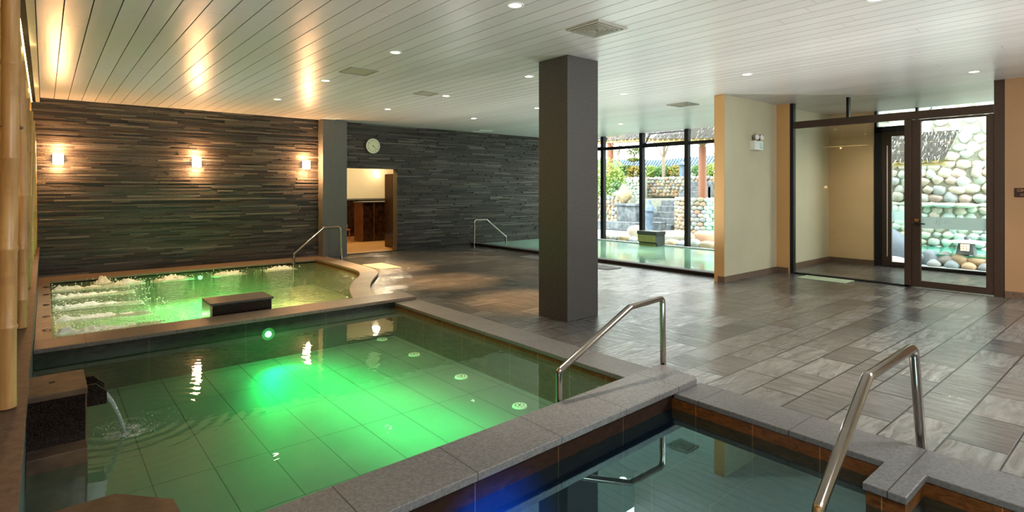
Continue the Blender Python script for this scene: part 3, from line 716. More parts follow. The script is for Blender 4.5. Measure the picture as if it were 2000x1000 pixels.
dl = [(3.10, 10.05, 'downlight in the first row, nearest the stone wall'), (3.09, 7.86, 'second downlight of the row over the jet pool'), (3.06, 5.72, 'downlight over the soaking pool, right of the pale hatch'), (3.05, 3.6, 'large downlight cut by the top edge, left of the square grille'),
      (5.14, 9.92, 'small downlight left of the pale hatch before the doorway'), (5.15, 7.87, 'downlight in front of the small square hatch'), (5.13, 5.76, 'downlight just left of the granite column'),
      (7.27, 10.0, 'small downlight above the clock side of the far wall'), (7.28, 7.93, 'tiny downlight touching the left edge of the column'), (7.26, 5.83, 'downlight right of the column towards the window'),
      (7.31, 3.76, 'downlight in the middle of the right ceiling half'), (9.46, 1.74, 'downlight above the glass porch door'), (10.61, 8.6, 'tiny downlight over the far pool'), (5.2, 1.58, 'downlight clipped by the top edge at the right')]
t0 = None
for x, y, lb in dl:
    if t0 is None:
        t0 = thing('downlight', lb, 'downlight', (x, y, H), 'round ceiling downlights')
        b = MB(); n = 28; R = [(.078, 0), (.075, -.008), (.055, -.006), (.052, .0)]
        vs = [(x + r * math.cos(2 * PI * k / n), y + r * math.sin(2 * PI * k / n), H + z) for r, z in R for k in range(n)]
        b.add(vs, [(i * n + k, i * n + (k + 1) % n, (i + 1) * n + (k + 1) % n, (i + 1) * n + k) for i in range(len(R) - 1) for k in range(n)], smooth=True); b.build('trim_ring', 'white', t0)
        MB().disc((x, y, H - .004), .053, .003, 24).build('bulb', 'lamp', t0)
    else: copy_tree(t0, (x, y, H), lb)
    e = 330 if x < 6 else 220
    if x < 4 and y > 7: e = 200
    if 5 < x < 6 and y > 5: e = 1000
    sp_ = lamp('downlight_spot', 'SPOT', (x, y, H - .03), e, ((1., .56, .24) if 5 < x < 6 else (1., .70, .42)) if (x < 8 and y > 4) else (1., .84, .68), .05, (0, 0, 0), 1.9 if (x < 4 and y > 7) else (.72 if 5 < x < 6 and y > 5 else 1.15), 1.)

def grille(x, y, s, label, mt='vent', dark=True, name='air_vent'):
    t = thing(name, label, 'vent', (x, y, H), 'ceiling vents and hatches')
    n = 6 if dark else 1
    f = MB()
    def ring(a, b_, z0, z1):
        f.box(x - a, x + a, y - a, y - b_, z0, z1); f.box(x - a, x + a, y + b_, y + a, z0, z1); f.box(x - a, x - b_, y - b_, y + b_, z0, z1); f.box(x + b_, x + a, y - b_, y + b_, z0, z1)
    ring(s, s * .88, H - .016, H - .001); f.build('frame', mt, t)
    if dark:
        f = MB()
        for k in range(5):
            a = s * (.80 - k * .155); ring(a, a - s * .075, H - .02 - .0 * k, H - .006)
        f.build('louvre', mt, t); MB().box(x - s * .88, x + s * .88, y - s * .88, y + s * .88, H - .004, H - .001).build('backing', 'dark', t)
    else: MB().box(x - s * .86, x + s * .86, y - s * .86, y + s * .86, H - .008, H - .001).build('cover', mt, t)
    return t
grille(4.10, 3.62, .21, 'square louvred air vent in front of the column top')
grille(3.18, 6.95, .19, 'flush pale square hatch over the jet pool', 'vent', False, 'ceiling_hatch')
grille(4.76, 7.86, .15, 'small flush hatch between the downlights', 'vent', False, 'ceiling_hatch')
grille(4.83, 12.0, .17, 'bright white hatch above the grey pilaster', 'white', False, 'ceiling_hatch')
grille(9.05, 12.1, .22, 'bright white hatch close to the far wall corner', 'white', False, 'ceiling_hatch')
grille(9.03, 5.87, .21, 'louvred air vent in front of the garden window')

# clock
ck = thing('wall_clock', 'round copper rimmed wall clock above the doorway', 'clock', (6.05, BY - .03, 2.57))
cx, cz = 6.05, 2.57
b = MB(); b.tube([(cx, BY - .02, cz), (cx, BY - .075, cz)], [.185, .180], 40); b.build('case', 'copperrim', ck)
b = MB(); b.tube([(cx + .172 * math.cos(a), BY - .078, cz + .172 * math.sin(a)) for a in [i * PI / 24 for i in range(49)]], .011, 8, caps=False); b.build('rim', 'white', ck)
MB().tube([(cx, BY - .074, cz), (cx, BY - .078, cz)], .165, 40).build('dial', 'clockface', ck)
b = MB()
def hand(ang, ln, w):
    a = math.radians(90 - ang); d = Vector((math.cos(a), 0, math.sin(a))); p = Vector((-d.z, 0, d.x)); c0 = Vector((cx, BY - .082, cz))
    vs = [c0 - d * .02 + p * w, c0 - d * .02 - p * w, c0 + d * ln - p * w * .5, c0 + d * ln + p * w * .5]
    b.add(vs + [v + Vector((0, -.002, 0)) for v in vs], [(0, 1, 2, 3), (7, 6, 5, 4), (0, 4, 5, 1), (1, 5, 6, 2), (2, 6, 7, 3), (3, 7, 4, 0)])
hand(131, .085, .006); hand(132, .115, .004); b.disc((cx, BY - .086, cz), .010, .006, 14, 'y'); b.build('hands', 'ink', ck)
def text(s, size, loc, rot, mat, name, parent, align='CENTER', ext=.0006):
    cu = bpy.data.curves.new(name, 'FONT'); cu.body = s; cu.size = size; cu.extrude = ext; cu.align_x = align; cu.align_y = 'CENTER'
    tmp = bpy.data.objects.new('t', cu); me = bpy.data.meshes.new_from_object(tmp); bpy.data.objects.remove(tmp)
    me.materials.clear(); me.materials.append(M[mat]); o = bpy.data.objects.new(name, me); C.objects.link(o)
    o.parent = parent; o.location = Vector(loc) - absloc(parent); o.rotation_euler = rot; return o
for k in range(1, 13):
    a = math.radians(90 - 30 * k)
    text(str(k), .05, (cx + .132 * math.cos(a), BY - .0795, cz + .132 * math.sin(a)), (PI / 2, 0, 0), 'ink', 'numeral', ck)

# emergency light and sign
el = thing('emergency_light', 'white twin headed emergency light on the beige wall', 'emergency light', (9.6, 4.79, 2.3))
MB().box(9.42, 9.72, 4.70, 4.789, 2.22, 2.38).build('housing', 'white', el, .006)
MB().box(9.60, 9.68, 4.696, 4.70, 2.24, 2.36).build('label_panel', m_plain('teal_label', (.45, .70, .66), .4), el)
for x in (9.50, 9.67):
    b = MB(); b.tube([(x, 4.74, 2.38), (x, 4.74, 2.42)], .012, 8); b.tube([(x + .0, 4.76, 2.455), (x - .01, 4.715, 2.45), (x - .02, 4.69, 2.445)], [.025, .05, .052], 18); h_ = b.build('lamp_head', 'vent', el)
    MB().tube([(x - .0205, 4.689, 2.445), (x - .022, 4.684, 2.445)], .045, 18).build('lens', 'white', h_)
sg = thing('wall_sign', 'small dark sign plate with copper lettering right of the door', 'sign', (10.43, 1.3, 1.49))
MB().box(10.425, 10.439, 1.05, 1.475, 1.43, 1.555).build('plate', 'plate', sg, .002)
text('CINNA', .052, (10.4243, 1.45, 1.52), (PI / 2, 0, -PI / 2), 'sign_ink', 'lettering', sg, 'LEFT')
text('OU', .045, (10.4243, 1.415, 1.46), (PI / 2, 0, -PI / 2), 'sign_ink', 'lettering', sg, 'LEFT')

# mats and drains on the floor
def mat_(pts, mt, label): return one('floor_mat', MB().prism(pts, .001, .009), mt, label, 'mat', bevel=.002)
mat_([(4.92, 9.78), (5.36, 9.78), (5.36, 10.6), (4.92, 10.6)], 'mat', 'pale cream mat on the floor behind the curved coping')
mat_([(10.0, 3.48), (10.4, 3.48), (10.4, 4.25), (10.0, 4.25)], 'mat_g', 'pale green mat in front of the glass screen')
mat_([(8.18, 10.85), (8.56, 10.85), (8.56, 11.6), (8.18, 11.6)], 'mat_d', 'grey mat at the foot of the far handrail')
mat_([(8.2, 8.9), (8.6, 8.9), (8.6, 9.6), (8.2, 9.6)], 'mat_d', 'grey mat partly behind the column')
mat_([(8.2, 6.95), (8.6, 6.95), (8.6, 7.6), (8.2, 7.6)], 'mat_d', 'grey mat right of the column by the far pool')

# pool jets and lamps
for i, (x, y) in enumerate([(3.30, 6.62 - .1), (3.28, 5.68), (3.26, 4.7), (3.22, 3.74)]):
    t = thing('floor_inlet', ['round white inlet on the pool floor farthest from the viewer', 'second round white inlet from the far end', 'third round white inlet from the far end', 'round white inlet beside the near handrail'][i], 'inlet', (x, y, -.38), 'round white inlets on the pool floor')
    MB().tube([(x, y, -.379), (x, y, -.365)], [.068, .062], 26).build('disc', 'disc', t)
    b = MB()
    for k in range(10): a = k * PI / 5; b.disc((x + .04 * math.cos(a), y + .04 * math.sin(a), -.3655), .007, .002, 8)
    b.disc((x, y, -.3655), .012, .003, 10); b.build('holes', 'ink', t)
pl = thing('pool_lamp', 'bright lamp in the far wall of the soaking pool', 'pool lamp', (1.93, 6.58, -.09))
MB().disc((1.93, 6.592, -.09), .07, -.015, 24, 'y').build('rim', 'steel', pl); MB().disc((1.93, 6.576, -.09), .036, -.006, 24, 'y').build('lens', 'lampg', pl)
pl2 = thing('pool_lamp', 'green lamp in the back wall of the jet pool', 'pool lamp', (2.4, 11.84, -.2))
MB().disc((2.25, 11.848, -.13), .04, -.015, 24, 'y').build('lens', 'lampg', pl2)
G = (.0, 1., .22)
o = lamp('green_spot', 'SPOT', (1.93, 6.45, -.08), 120, G, .0, None, 1.5, .9); aim(o, (2.0, 5.3, -.6))
o = lamp('green_fill', 'AREA', (2.2, 4.9, -.03), 48, G, .8, (0, 0, .16), sy=2.9)  # unseen panels added under the surface to spread the green glow
o = lamp('green_fill', 'AREA', (2.0, 5.9, -.03), 30, G, .35, (0, 0, .1), sy=1.1)
o = lamp('green_fill', 'AREA', (2.0, 9.7, -.05), 62, (0, 1., .25), .9, (0, 0, 0), sy=3.0)
o = lamp('pale_fill', 'AREA', (1.0, 9.6, -.05), 14, (.55, 1., .6), .7, (0, 0, 0), sy=3.4)  # unseen panel added under the jet water for a paler glow
o = lamp('green_jet_fill', 'SPOT', (2.2, 11.0, -.04), 60, (0, 1., .35), .0, (0, 0, 0), 2.7, 1.)  # unseen spots added to light the jet pool floor green
o = lamp('green_jet_fill', 'SPOT', (2.1, 9.8, -.04), 70, (.02, 1., .3), .0, (0, 0, 0), 2.8, 1.)
o = lamp('green_jet_fill', 'SPOT', (1.9, 8.6, -.04), 50, (.02, 1., .3), .0, (0, 0, 0), 2.8, 1.)
o = lamp('green_jet_fill', 'POINT', (1.2, 8.6, -.18), 7, (.3, 1., .3), .0)
for (x, y, e, c) in [(2.3, 11.1, 18, (0, 1., .25)), (2.2, 10.2, 44, (0, 1., .25)), (2.0, 9.2, 44, (0, 1., .25)), (1.9, 8.2, 20, (.05, 1., .3)), (2.8, 9.4, 16, (.1, 1., .3)), (2.6, 8.0, 14, (.3, 1., .3)), (3.5, 10.2, 9, (1., .9, .4)), (3.3, 8.8, 9, (1., .9, .4)), (1.0, 9.6, 6, (.5, 1., .5))]:
    lamp('jet_pool_fill', 'POINT', (x, y, -.30), e * .14, c, .0)  # unseen points added so the jet water glows from below
o = lamp('warm_jet_fill', 'SPOT', (3.3, 10.0, -.04), 30, (1., .8, .35), .0, (0, 0, 0), 2.8, 1.)  # unseen spot added for the warmer side of the jet pool
o = o = lamp('blue_cold', 'SPOT', (1.80, 1.70, -.45), 700, (.0, .12, 1.), .0, (PI / 2, 0, 0), 1.5, 1.)

for y in (6.5, 8.6, 10.8): lamp('far_pool_fill', 'POINT', (11.0, y, -.40), 13, (.55, 1., .75), .0)  # unseen lamps added under the water to brighten its mint tone
lamp('porch_fill', 'SPOT', (11.7, 3.1, 3.05), 120, (1., .90, .76), .0, (0, 0, 0), 2.6, 1.)  # unseen spot added to brighten the porch
lamp('foam_fill', 'SPOT', (.9, 9.6, 3.05), 190, (1., .93, .85), .0, (0, 0, 0), 1.3, 1.)  # unseen spot added above the jets to whiten the foam
struct('floor_terrace_middle', MB().box(19.0, 21.38, 9.0, 14.4, -.06, 1.12), 'mortar')
struct('floor_terrace_upper', MB().box(21.42, 34, 10.5, 30, -.06, 1.98), 'mortar')
# ------------------------------------------------------------------ the garden
struct('floor_terrace', MB().box(12.95, 34, -6, 34, -.2, -.06), 'paving')
struct('ceiling_eave', MB().box(12.95, 13.45, .5, 4.9, 3.16, 3.24), 'white')
PAL = [(.62, .50, .30), (.70, .60, .40), (.56, .55, .46), (.66, .40, .24), (.50, .56, .50), (.74, .66, .50), (.60, .62, .60), (.72, .52, .34), (.48, .52, .56)]
PALG = [(.50, .66, .52), (.62, .68, .50), (.58, .62, .56), (.66, .60, .44), (.48, .60, .60), (.70, .66, .50), (.56, .70, .60), (.68, .50, .38)]
def pale(c, k=.45): return tuple(x * (1 - k) + .70 * k for x in c)
PAL = [tuple(x * .60 for x in pale(c, .12)) for c in PAL]; PALG = [tuple(x * 1.0 for x in pale(c, .40)) for c in PALG]
def cobble(b, P0, U, W, Hh, s, pal, nrm, jit=.25, seed=0):
    rs = random.Random(seed); U = Vector(U).normalized(); P0 = Vector(P0); nrm = Vector(nrm)
    rh = s * .72; nr = max(1, int(round(Hh / rh))); rh = Hh / nr
    ang = math.atan2(U.y, U.x)
    for r in range(nr):
        n = max(1, int(W / s)); off = rs.random() * s
        for k in range(n + 1):
            u = off + (k - .5) * s + rs.uniform(-.15, .15) * s
            if u < s * .3 or u > W - s * .2: continue
            w = s * rs.uniform(.40, .66); h = rh * rs.uniform(.46, .72)
            c = P0 + U * u + Vector((0, 0, (r + .5 + rs.uniform(-.18, .18)) * rh)) + nrm * rs.uniform(-.02, .04)
            g = rs.uniform(.85, 1.12); col = rs.choice(pal); col = tuple(x * g for x in col)
            b.ball(c, (w, s * .30, h), 2, col, .17, True, ang + rs.uniform(-.12, .12))
def stone_wall(label, P0, U, W, Hh, th, s, pal, nrm, seed, group='cobble walls of the garden'):
    t = thing('stone_wall', label, 'stone wall', P0, group)
    U = Vector(U).normalized(); n = Vector(nrm); A = Vector(P0)
    pts = [A, A + U * W, A + U * W - n * th, A - n * th]
    MB().prism([(p.x, p.y) for p in pts], P0[2], P0[2] + Hh).build('mortar_core', 'mortar', t)
    b = MB(); cobble(b, P0, U, W, Hh, s, pal, nrm, seed=seed); b.build('cobbles', 'cobble', t); return t
# east side behind porch
stone_wall('tall cobblestone wall seen through the glass porch doors', (17.6, -1.5, -.1), (0, 1, 0), 9.0, 5.4, .4, .30, PALG, (-1, 0, 0), 1)
stone_wall('low cobblestone ledge in front of the tall porch wall', (16.2, -.5, -.1), (0, 1, 0), 6.6, 1.22, .9, .22, PALG, (-1, 0, 0), 2)
b = MB(); rs = random.Random(9)
for k in range(17): b.ball((16.15 + rs.uniform(-.1, .2), -.3 + k * .38, 1.16), (.2, .24, .06), 2, rs.choice(PALG), .1)
one('ledge_cap', b, 'cobble', 'flat capping stones along the low porch side ledge', 'capping stones')
one('pond_water', MB().prism([(14.3, -2), (16.3, -2), (16.3, 6.0), (15.0, 6.0), (14.6, 4.2), (14.3, 3.4)], .17, .18), 'water_out', 'turquoise outdoor pond behind the stone lantern', 'water', kind='stuff')
rs = random.Random(4); gp = 'pond edge boulders'
edge = [(3.62, .17, 'grey round edge boulder nearest the outer door leaf', (.30, .34, .38)), (3.36, .18, 'dark grey edge boulder left of the lantern', (.28, .32, .36)), (3.1, .17, 'brown grey edge boulder just left of the lantern', (.36, .34, .32)),
        (2.86, .16, 'sandy boulder carrying the stone lantern', (.50, .38, .25)), (2.58, .15, 'tan boulder right of the lantern foot', (.55, .42, .28)), (2.3, .15, 'orange brown boulder at the right door frame', (.52, .36, .22)), (2.0, .15, 'small boulder behind the right door stile', (.45, .40, .36))]
for y, r, lb, c in edge:
    b = MB(); b.ball((14.42, y, .05), (.20, .19, r), 3, c, .14); one('boulder', b, 'cobble', lb, 'boulder', gp)
for k, (y, c) in enumerate([(3.25, (.40, .42, .42)), (2.95, (.3, .36, .38)), (2.68, (.56, .40, .26)), (2.42, (.32, .34, .36))]):
    b = MB(); b.ball((14.15, y, -.02), (.13, .13, .10), 2, c, .12)
    one('boulder', b, 'cobble', ['small grey stone in front of the dark edge boulder', 'small bluish stone below the lantern', 'small orange stone below the lantern, right side', 'small dark stone near the right door stile'][k], 'boulder', 'small stones before the pond edge')
b = MB(); b.ball((14.4, 4.15, .05), (.45, .52, .62), 4, (.20, .24, .30), .10); one('boulder', b, 'cobble', 'large dark blue grey boulder behind the outer door leaf', 'boulder')
b = MB(); b.ball((13.8, 3.85, -.06), (.25, .34, .17), 3, (.66, .66, .64), .05); one('boulder', b, 'cobble', 'smooth white boulder at the foot of the outer door', 'boulder')
ln = thing('stone_lantern', 'small stone lantern with flat roof and glowing window on the pond edge', 'lantern', (14.5, 2.79, .2))
b = MB(); lx, ly = 14.5, 2.79
def fr(b, z0, a0, z1, a1):
    vs = [(lx + sx * a0, ly + sy * a0, z0) for sx, sy in ((-1, -1), (1, -1), (1, 1), (-1, 1))] + [(lx + sx * a1, ly + sy * a1, z1) for sx, sy in ((-1, -1), (1, -1), (1, 1), (-1, 1))]
    b.add(vs, [(0, 3, 2, 1), (4, 5, 6, 7), (0, 1, 5, 4), (1, 2, 6, 5), (2, 3, 7, 6), (3, 0, 4, 7)])
fr(b, .20, .15, .44, .11); b.build('body', 'slate', ln)
b = MB(); fr(b, .44, .29, .465, .27); fr(b, .465, .27, .50, .06); b.build('roof', 'paving', ln); b = MB(); b.ball((lx, ly, .53), (.045, .045, .045), 2); b.build('finial', 'slate', ln)
MB().box(lx - .142, lx - .12, ly - .07, ly + .07, .28, .41).build('window', 'lant', ln)
b = MB()
for k in (-.025, .025): b.box(lx - .147, lx - .142, ly + k - .004, ly + k + .004, .28, .41)
for z in (.32, .365): b.box(lx - .147, lx - .142, ly - .07, ly + .07, z - .004, z + .004)
b.build('lattice', 'slate', ln)

# thatch roofs
def thatch(label, path, drop, depth, seed, rafters=True, zlow=.0):
    # path: list of (x,y,z) along the eave; roof rises away (+x)
    t = thing('thatch_roof', label, 'roof', path[0], 'thatched pavilion roofs')
    rs = random.Random(seed); b = MB()
    n = len(path)
    for i in range(n - 1):
        a = Vector(path[i]); c = Vector(path[i + 1]); d = Vector((depth, 0, drop))
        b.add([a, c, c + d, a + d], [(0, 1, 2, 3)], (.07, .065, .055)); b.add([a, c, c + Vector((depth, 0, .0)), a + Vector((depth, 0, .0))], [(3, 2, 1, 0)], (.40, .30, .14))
        m = int((c - a).length * 150)
        for _ in range(m):
            u = rs.random(); w = rs.random(); p = a.lerp(c, u) + d * w
            g = rs.choice([.15, .35, .6, .9, 1.0]) * rs.uniform(.7, 1.1); dirv = Vector((-.13, rs.uniform(-.05, .05), -.13 + .02 * rs.random())); s_ = Vector((0, .012, 0))
            p = p + Vector((0, 0, .02 + rs.random() * .03))
            b.add([p - s_, p + s_, p + dirv + s_ * .3, p + dirv - s_ * .3], [(0, 1, 2, 3)], (.40 * g, .385 * g, .36 * g))
    b.build('thatch', 'thatch', t)
    if rafters:
        b = MB()
        for i in range(n - 1):
            a = Vector(path[i]); c = Vector(path[i + 1]); m = max(2, int((c - a).length / .22))
            for k in range(m):
                p = a.lerp(c, k / m) + Vector((.05, 0, -.04)); b.tube([p, p + Vector((depth * .8, 0, .12))], .03, 6)
            b.tube([a + Vector((.15, 0, -.09)), c + Vector((.15, 0, -.09))], .035, 6)
        b.build('rafters', m_plain('yellow_bamboo', (.70, .56, .26), .5), t)
    return t
thatch('big grey thatched roof above the garden pavilion post', [(17.0, 12.35, 3.35), (17.0, 11.0, 3.28), (17.0, 9.5, 3.20), (17.0, 7.0, 3.15)], 1.6, 2.6, 3)
thatch('yellowish thatched roof far left beyond the bare tree', [(22.0, 21.0, 4.05), (22.0, 16.2, 3.95)], .75, 2., 4)
thatch('thatched awning seen through the glass doors', [(15.4, 6.2, 2.18), (15.4, 3.35, 2.20)], .75, 1.3, 6)
po = thing('pavilion_post', 'red brown timber post under the thatched roof', 'post', (18, 10.9, 1.19))
MB().tube([(18, 10.9, 1.19), (18, 10.91, 3.05)], [.145, .135], 18).build('shaft', 'post', po)
b = MB()
for k in range(-2, 3): b.tube([(18, 10.9, 3.0), (18.0, 10.9 + k * .14, 3.32)], .035, 7)
b.build('bracket', 'rock', po)

# garden masonry
stone_wall('upper terrace wall of orange and cream cobbles', (21, 12.0, 1.2), (0, 1, 0), 3.6, .85, .4, .20, PAL, (-1, 0, 0), 11)
stone_wall('pale upper terrace wall behind the leafy bush', (20.2, 15.2, .6), (0, 1, 0), 3.6, 1.45, .4, .18, [(.70, .78, .70), (.62, .74, .66), (.74, .76, .68)], (-1, 0, 0), 12)
stone_wall('cobble wall left of the stone table', (18.6, 14.6, -.05), (0, 1, 0), 2.4, 1.25, .4, .22, PAL, (-1, 0, 0), 13)
tw = thing('round_wall', 'bulging round wall of orange and tan cobbles', 'stone wall', (18.0, 11.0, 0)); b = MB(); rs = random.Random(21); R0 = .95
MB().tube([(18.0, 10.85, -.05), (18.0, 10.85, 1.18)], R0 - .02, 40).build('mortar_core', 'mortar', tw)
for r in range(9):
    n = 30
    for k in range(n):
        a = 2 * PI * (k + (r % 2) * .5) / n + rs.uniform(-.03, .03)
        if math.cos(a) > .45: continue
        green = math.sin(a) < -.55; g = rs.uniform(.85, 1.15)  # green light painted into the colour of these stones
        col = tuple(x * g for x in (rs.choice([(.45, .80, .52), (.60, .80, .62), (.50, .66, .62)]) if green else rs.choice(PAL)))
        b.ball((18.0 + R0 * math.cos(a), 10.85 + R0 * math.sin(a), .06 + r * .137 + rs.uniform(-.015, .015)), (.07, .115, .085), 2, col, .1, True, a)
b.build('cobbles', 'cobble', tw)
stone_wall('cobble wall with painted green light right of the round wall', (18.2, 7.4, -.05), (0, 1, 0), 2.6, 1.05, .4, .20, [(.50, .80, .58), (.62, .82, .66), (.66, .78, .70)], (-1, 0, 0), 15)  # green light put into the stone colours
def slab(label, x0, x1, y0, y1, z0, z1, name='stone_step', cat='step', group=None, mt='slate'): return one(name, MB().box(x0, x1, y0, y1, z0, z1), mt, label, cat, group, None, .02)
for k in range(5):
    slab(['lowest grey stone step between the lantern figure and the round wall', 'second grey stone step', 'third grey stone step', 'fourth grey stone step', 'topmost grey stone step'][k] + ' of the garden stairs', 17.7 + k * .3, 18.1 + k * .3, 12.0, 13.28, -.06, .20 + k * .22, group='garden stairs')
for k in range(3): slab('%s grey slab step beside the timber post' % ['lower', 'middle', 'upper'][k], 19.6 + k * .3, 20.1 + k * .3, 12.0, 12.9, -.06, 1.43 + k * .2, group='upper garden stairs')
tb = thing('stone_table', 'grey stone table block below the yellow rock', 'table', (17.6, 13.8, 0))
MB().box(17.3, 17.68, 13.3, 14.45, .86, .97).build('top', 'slate', tb, .03); MB().box(17.38, 17.85, 13.35, 14.3, -.06, .86).build('body', 'slate', tb, .03)
slab('long low stone bench in front of the stone table', 16.8, 17.3, 12.9, 15.3, -.05, .27, 'stone_bench', 'bench'); slab('short low stone bench right of the figure', 16.8, 17.2, 11.85, 12.45, -.05, .33, 'stone_bench', 'bench')
b = MB(); b.ball((17.5, 14.0, 1.30), (.22, .32, .38), 4, (1, 1, 1), .16); one('yellow_rock', b, 'rock', 'upright yellow rock standing on the stone table', 'rock')
b = MB(); b.ball((18.6, 15.2, 1.34), (.2, .22, .13), 3, (.72, .76, .72), .08); one('boulder', b, 'cobble', 'white round boulder above the left cobble wall', 'boulder')
fg = thing('garden_figure', 'blue grey stone pedestal figure between window mullion and steps', 'statue', (16.5, 12.1, 0))
b = MB(); b.tube([(16.5, 12.1, 0), (16.5, 12.1, .05), (16.5, 12.1, .35), (16.5, 12.1, .4), (16.5, 12.1, .75)], [.16, .13, .13, .17, .15], 16); b.build('pedestal', 'blue_roof', fg)
b = MB(); b.tube([(16.5, 12.08, .75), (16.5, 12.08, .82), (16.5, 12.08, .95), (16.5, 12.08, 1.02), (16.5, 12.08, 1.10), (16.5, 12.08, 1.16)], [.22, .2, .12, .06, .075, .02], 18); b.build('bird_shape', 'blue_roof', fg)
# rocks along the window
nr = [(11.47, .12, .10, (.55, .50, .38)), (11.15, .17, .13, (.48, .52, .46)), (10.8, .22, .12, (.62, .50, .30)), (10.45, .13, .09, (.50, .56, .58)), (9.8, .2, .1, (.5, .5, .45)), (9.1, .24, .10, (.70, .58, .38)), (8.78, .15, .09, (.55, .60, .60)), (8.40, .22, .16, (.52, .56, .50)), (7.98, .26, .13, (.68, .58, .38)), (7.5, .2, .14, (.6, .55, .45))]
nl = ['small tan stone at the left window mullion', 'grey green boulder in the left window pane', 'sandy boulder in the middle of the left pane', 'bluish boulder left of the window spout block', 'boulder hidden behind the window spout block', 'yellow boulder right of the window spout block',
      'blue grey stone before the third mullion', 'grey green boulder in the right window pane', 'flat sandy boulder in the right window pane', 'boulder by the edge of the beige stub wall']
for (y, w, h, c), lb in zip(nr, nl):
    b = MB(); b.ball((13.5, y, .02), (.2, w, h), 3, c, .1); one('boulder', b, 'cobble', lb, 'boulder', 'boulders along the window')
for (x, y, z, rx, ry, rz, c, lb) in [(14.6, 8.75, .12, .3, .35, .2, (.72, .42, .28), 'orange red boulder at the right of the garden window'), (14.8, 9.9, .06, .5, .6, .2, (.70, .68, .58), 'large flat pale boulder behind the spout block'),
                                     (14.8, 11.4, .1, .3, .22, .25, (.55, .50, .38), 'brown boulder just left of the second mullion'), (14.4, 9.15, .1, .2, .25, .16, (.50, .44, .32), 'dark tan stone before the orange boulder'), (15.6, 10.6, .0, .5, .5, .14, (.66, .66, .6), 'low pale boulder before the round wall')]:
    b = MB(); b.ball((x, y, z), (rx, ry, rz), 3, c, .12); one('boulder', b, 'cobble', lb, 'boulder')
# fence with tiled roof
for i, (P0, P1, z0, z1, lb) in enumerate([((26, 24.0), (26, 18.4), 3.35, 3.1, 'left run of the tiled garden wall far behind'), ((26, 18.4), (26, 11.5), 3.1, 3.35, 'right run of the tiled garden wall far behind')]):
    t = thing('garden_wall', lb, 'wall', (P0[0], P0[1], 0), 'tiled garden walls')
    n = 1; a = Vector((P0[0], P0[1], 0)); c = Vector((P1[0], P1[1], 0))
    b = MB(); b.add([a, c, c + Vector((0, 0, z1 - .4)), a + Vector((0, 0, z0 - .4))], [(0, 1, 2, 3)]); b.build('wall', 'wall_out', t)
    b = MB(); b.add([a + Vector((-.35, 0, z0 - .42)), c + Vector((-.35, 0, z1 - .42)), c + Vector((.1, 0, z1)), a + Vector((.1, 0, z0))], [(0, 1, 2, 3)])
    m = int((c - a).length / .18)
    for k in range(m):
        u = (k + .5) / m; p = a.lerp(c, u); z = z0 + (z1 - z0) * u; b.tube([p + Vector((-.37, 0, z - .41)), p + Vector((.1, 0, z + .03))], .045, 6)
    b.build('roof', 'blue_roof', t)
gl_ = thing('garden_post', 'pale blue post with small roof behind the terrace wall', 'post', (22, 14.35, 2)); MB().box(21.9, 22.1, 14.27, 14.43, 2.0, 2.6).build('shaft', 'blue_roof', gl_); MB().extrude([(14.12, 2.6), (14.58, 2.6), (14.4, 2.75), (14.3, 2.75)], 'x', 21.8, 22.2).build('roof', 'blue_roof', gl_)
# greenery
def leaves(b, c, r, n, size, cols, rs, shell=.5):
    for _ in range(n):
        v = Vector((rs.gauss(0, 1), rs.gauss(0, 1), rs.gauss(0, 1))).normalized() * (shell + (1 - shell) * rs.random())
        p = Vector((c[0] + v.x * r[0], c[1] + v.y * r[1], c[2] + v.z * r[2]))
        a = Vector((rs.gauss(0, 1), rs.gauss(0, 1), rs.gauss(0, 1))).normalized(); q = a.orthogonal().normalized() * size * .4; a = a * size * rs.uniform(.6, 1.2)
        g = rs.uniform(.35, .85); col = rs.choice(cols); b.add([p - a, p + q, p + a, p - q], [(0, 1, 2, 3)], tuple(x * g for x in col))
def bush(name, label, cat, blobs, n, size, cols, seed, trunk=None, group=None):
    rs = random.Random(seed); c0 = blobs[0][0]
    t = thing(name, label, cat, (c0[0], c0[1], min(bb[0][2] - bb[1][2] for bb in blobs)), group)
    b = MB()
    for c, r in blobs: leaves(b, c, r, n, size, cols, rs)
    b.build('foliage', 'leaf', t)
    if trunk:
        b = MB()
        for p in trunk: b.tube(p[0], p[1], 8)
        b.build('trunk', 'trunk', t)
    return t
YG = [(.42, .62, .10), (.55, .70, .16), (.30, .50, .08), (.62, .74, .22)]; DG = [(.12, .30, .08), (.20, .42, .12), (.30, .50, .16)]; OG = [(.62, .50, .10), (.30, .45, .10), (.55, .30, .10)]
bush('shrub', 'bright yellow green bush in the left window pane', 'bush', [((19, 16.0, 2.2), (.5, .75, .75)), ((18.9, 15.6, 1.9), (.4, .5, .55)), ((19, 16.4, 1.6), (.5, .6, .6)), ((19, 17.0, 2.3), (.6, .8, .8))], 900, .07, YG, 1)
bush('shrub', 'darker leafy shrub beside the bright bush', 'bush', [((18.6, 15.25, 1.55), (.35, .40, .38))], 500, .06, DG + [(.6, .75, .65)], 2)
def branches(x, y, z, h, n, rs, spread=.5, r=.05):
    out = [([(x, y, z), (x, y + .03, z + h * .45)], [r, r * .85])]
    for k in range(n):
        a = rs.uniform(-1, 1); b_ = rs.uniform(-.5, .5); p0 = (x, y + .03, z + h * rs.uniform(.35, .5))
        p1 = (x + b_ * spread, y + a * spread * .7, z + h * .75); p2 = (x + b_ * spread * 1.5, y + a * spread * 1.3, z + h * rs.uniform(.9, 1.1))
        out.append(([p0, p1, p2], [r * .5, r * .3, r * .1]))
        for q in range(2): out.append(([p1, (p1[0] + rs.uniform(-.3, .3), p1[1] + rs.uniform(-.35, .35), p1[2] + h * .3)], [r * .25, r * .08]))
    return out
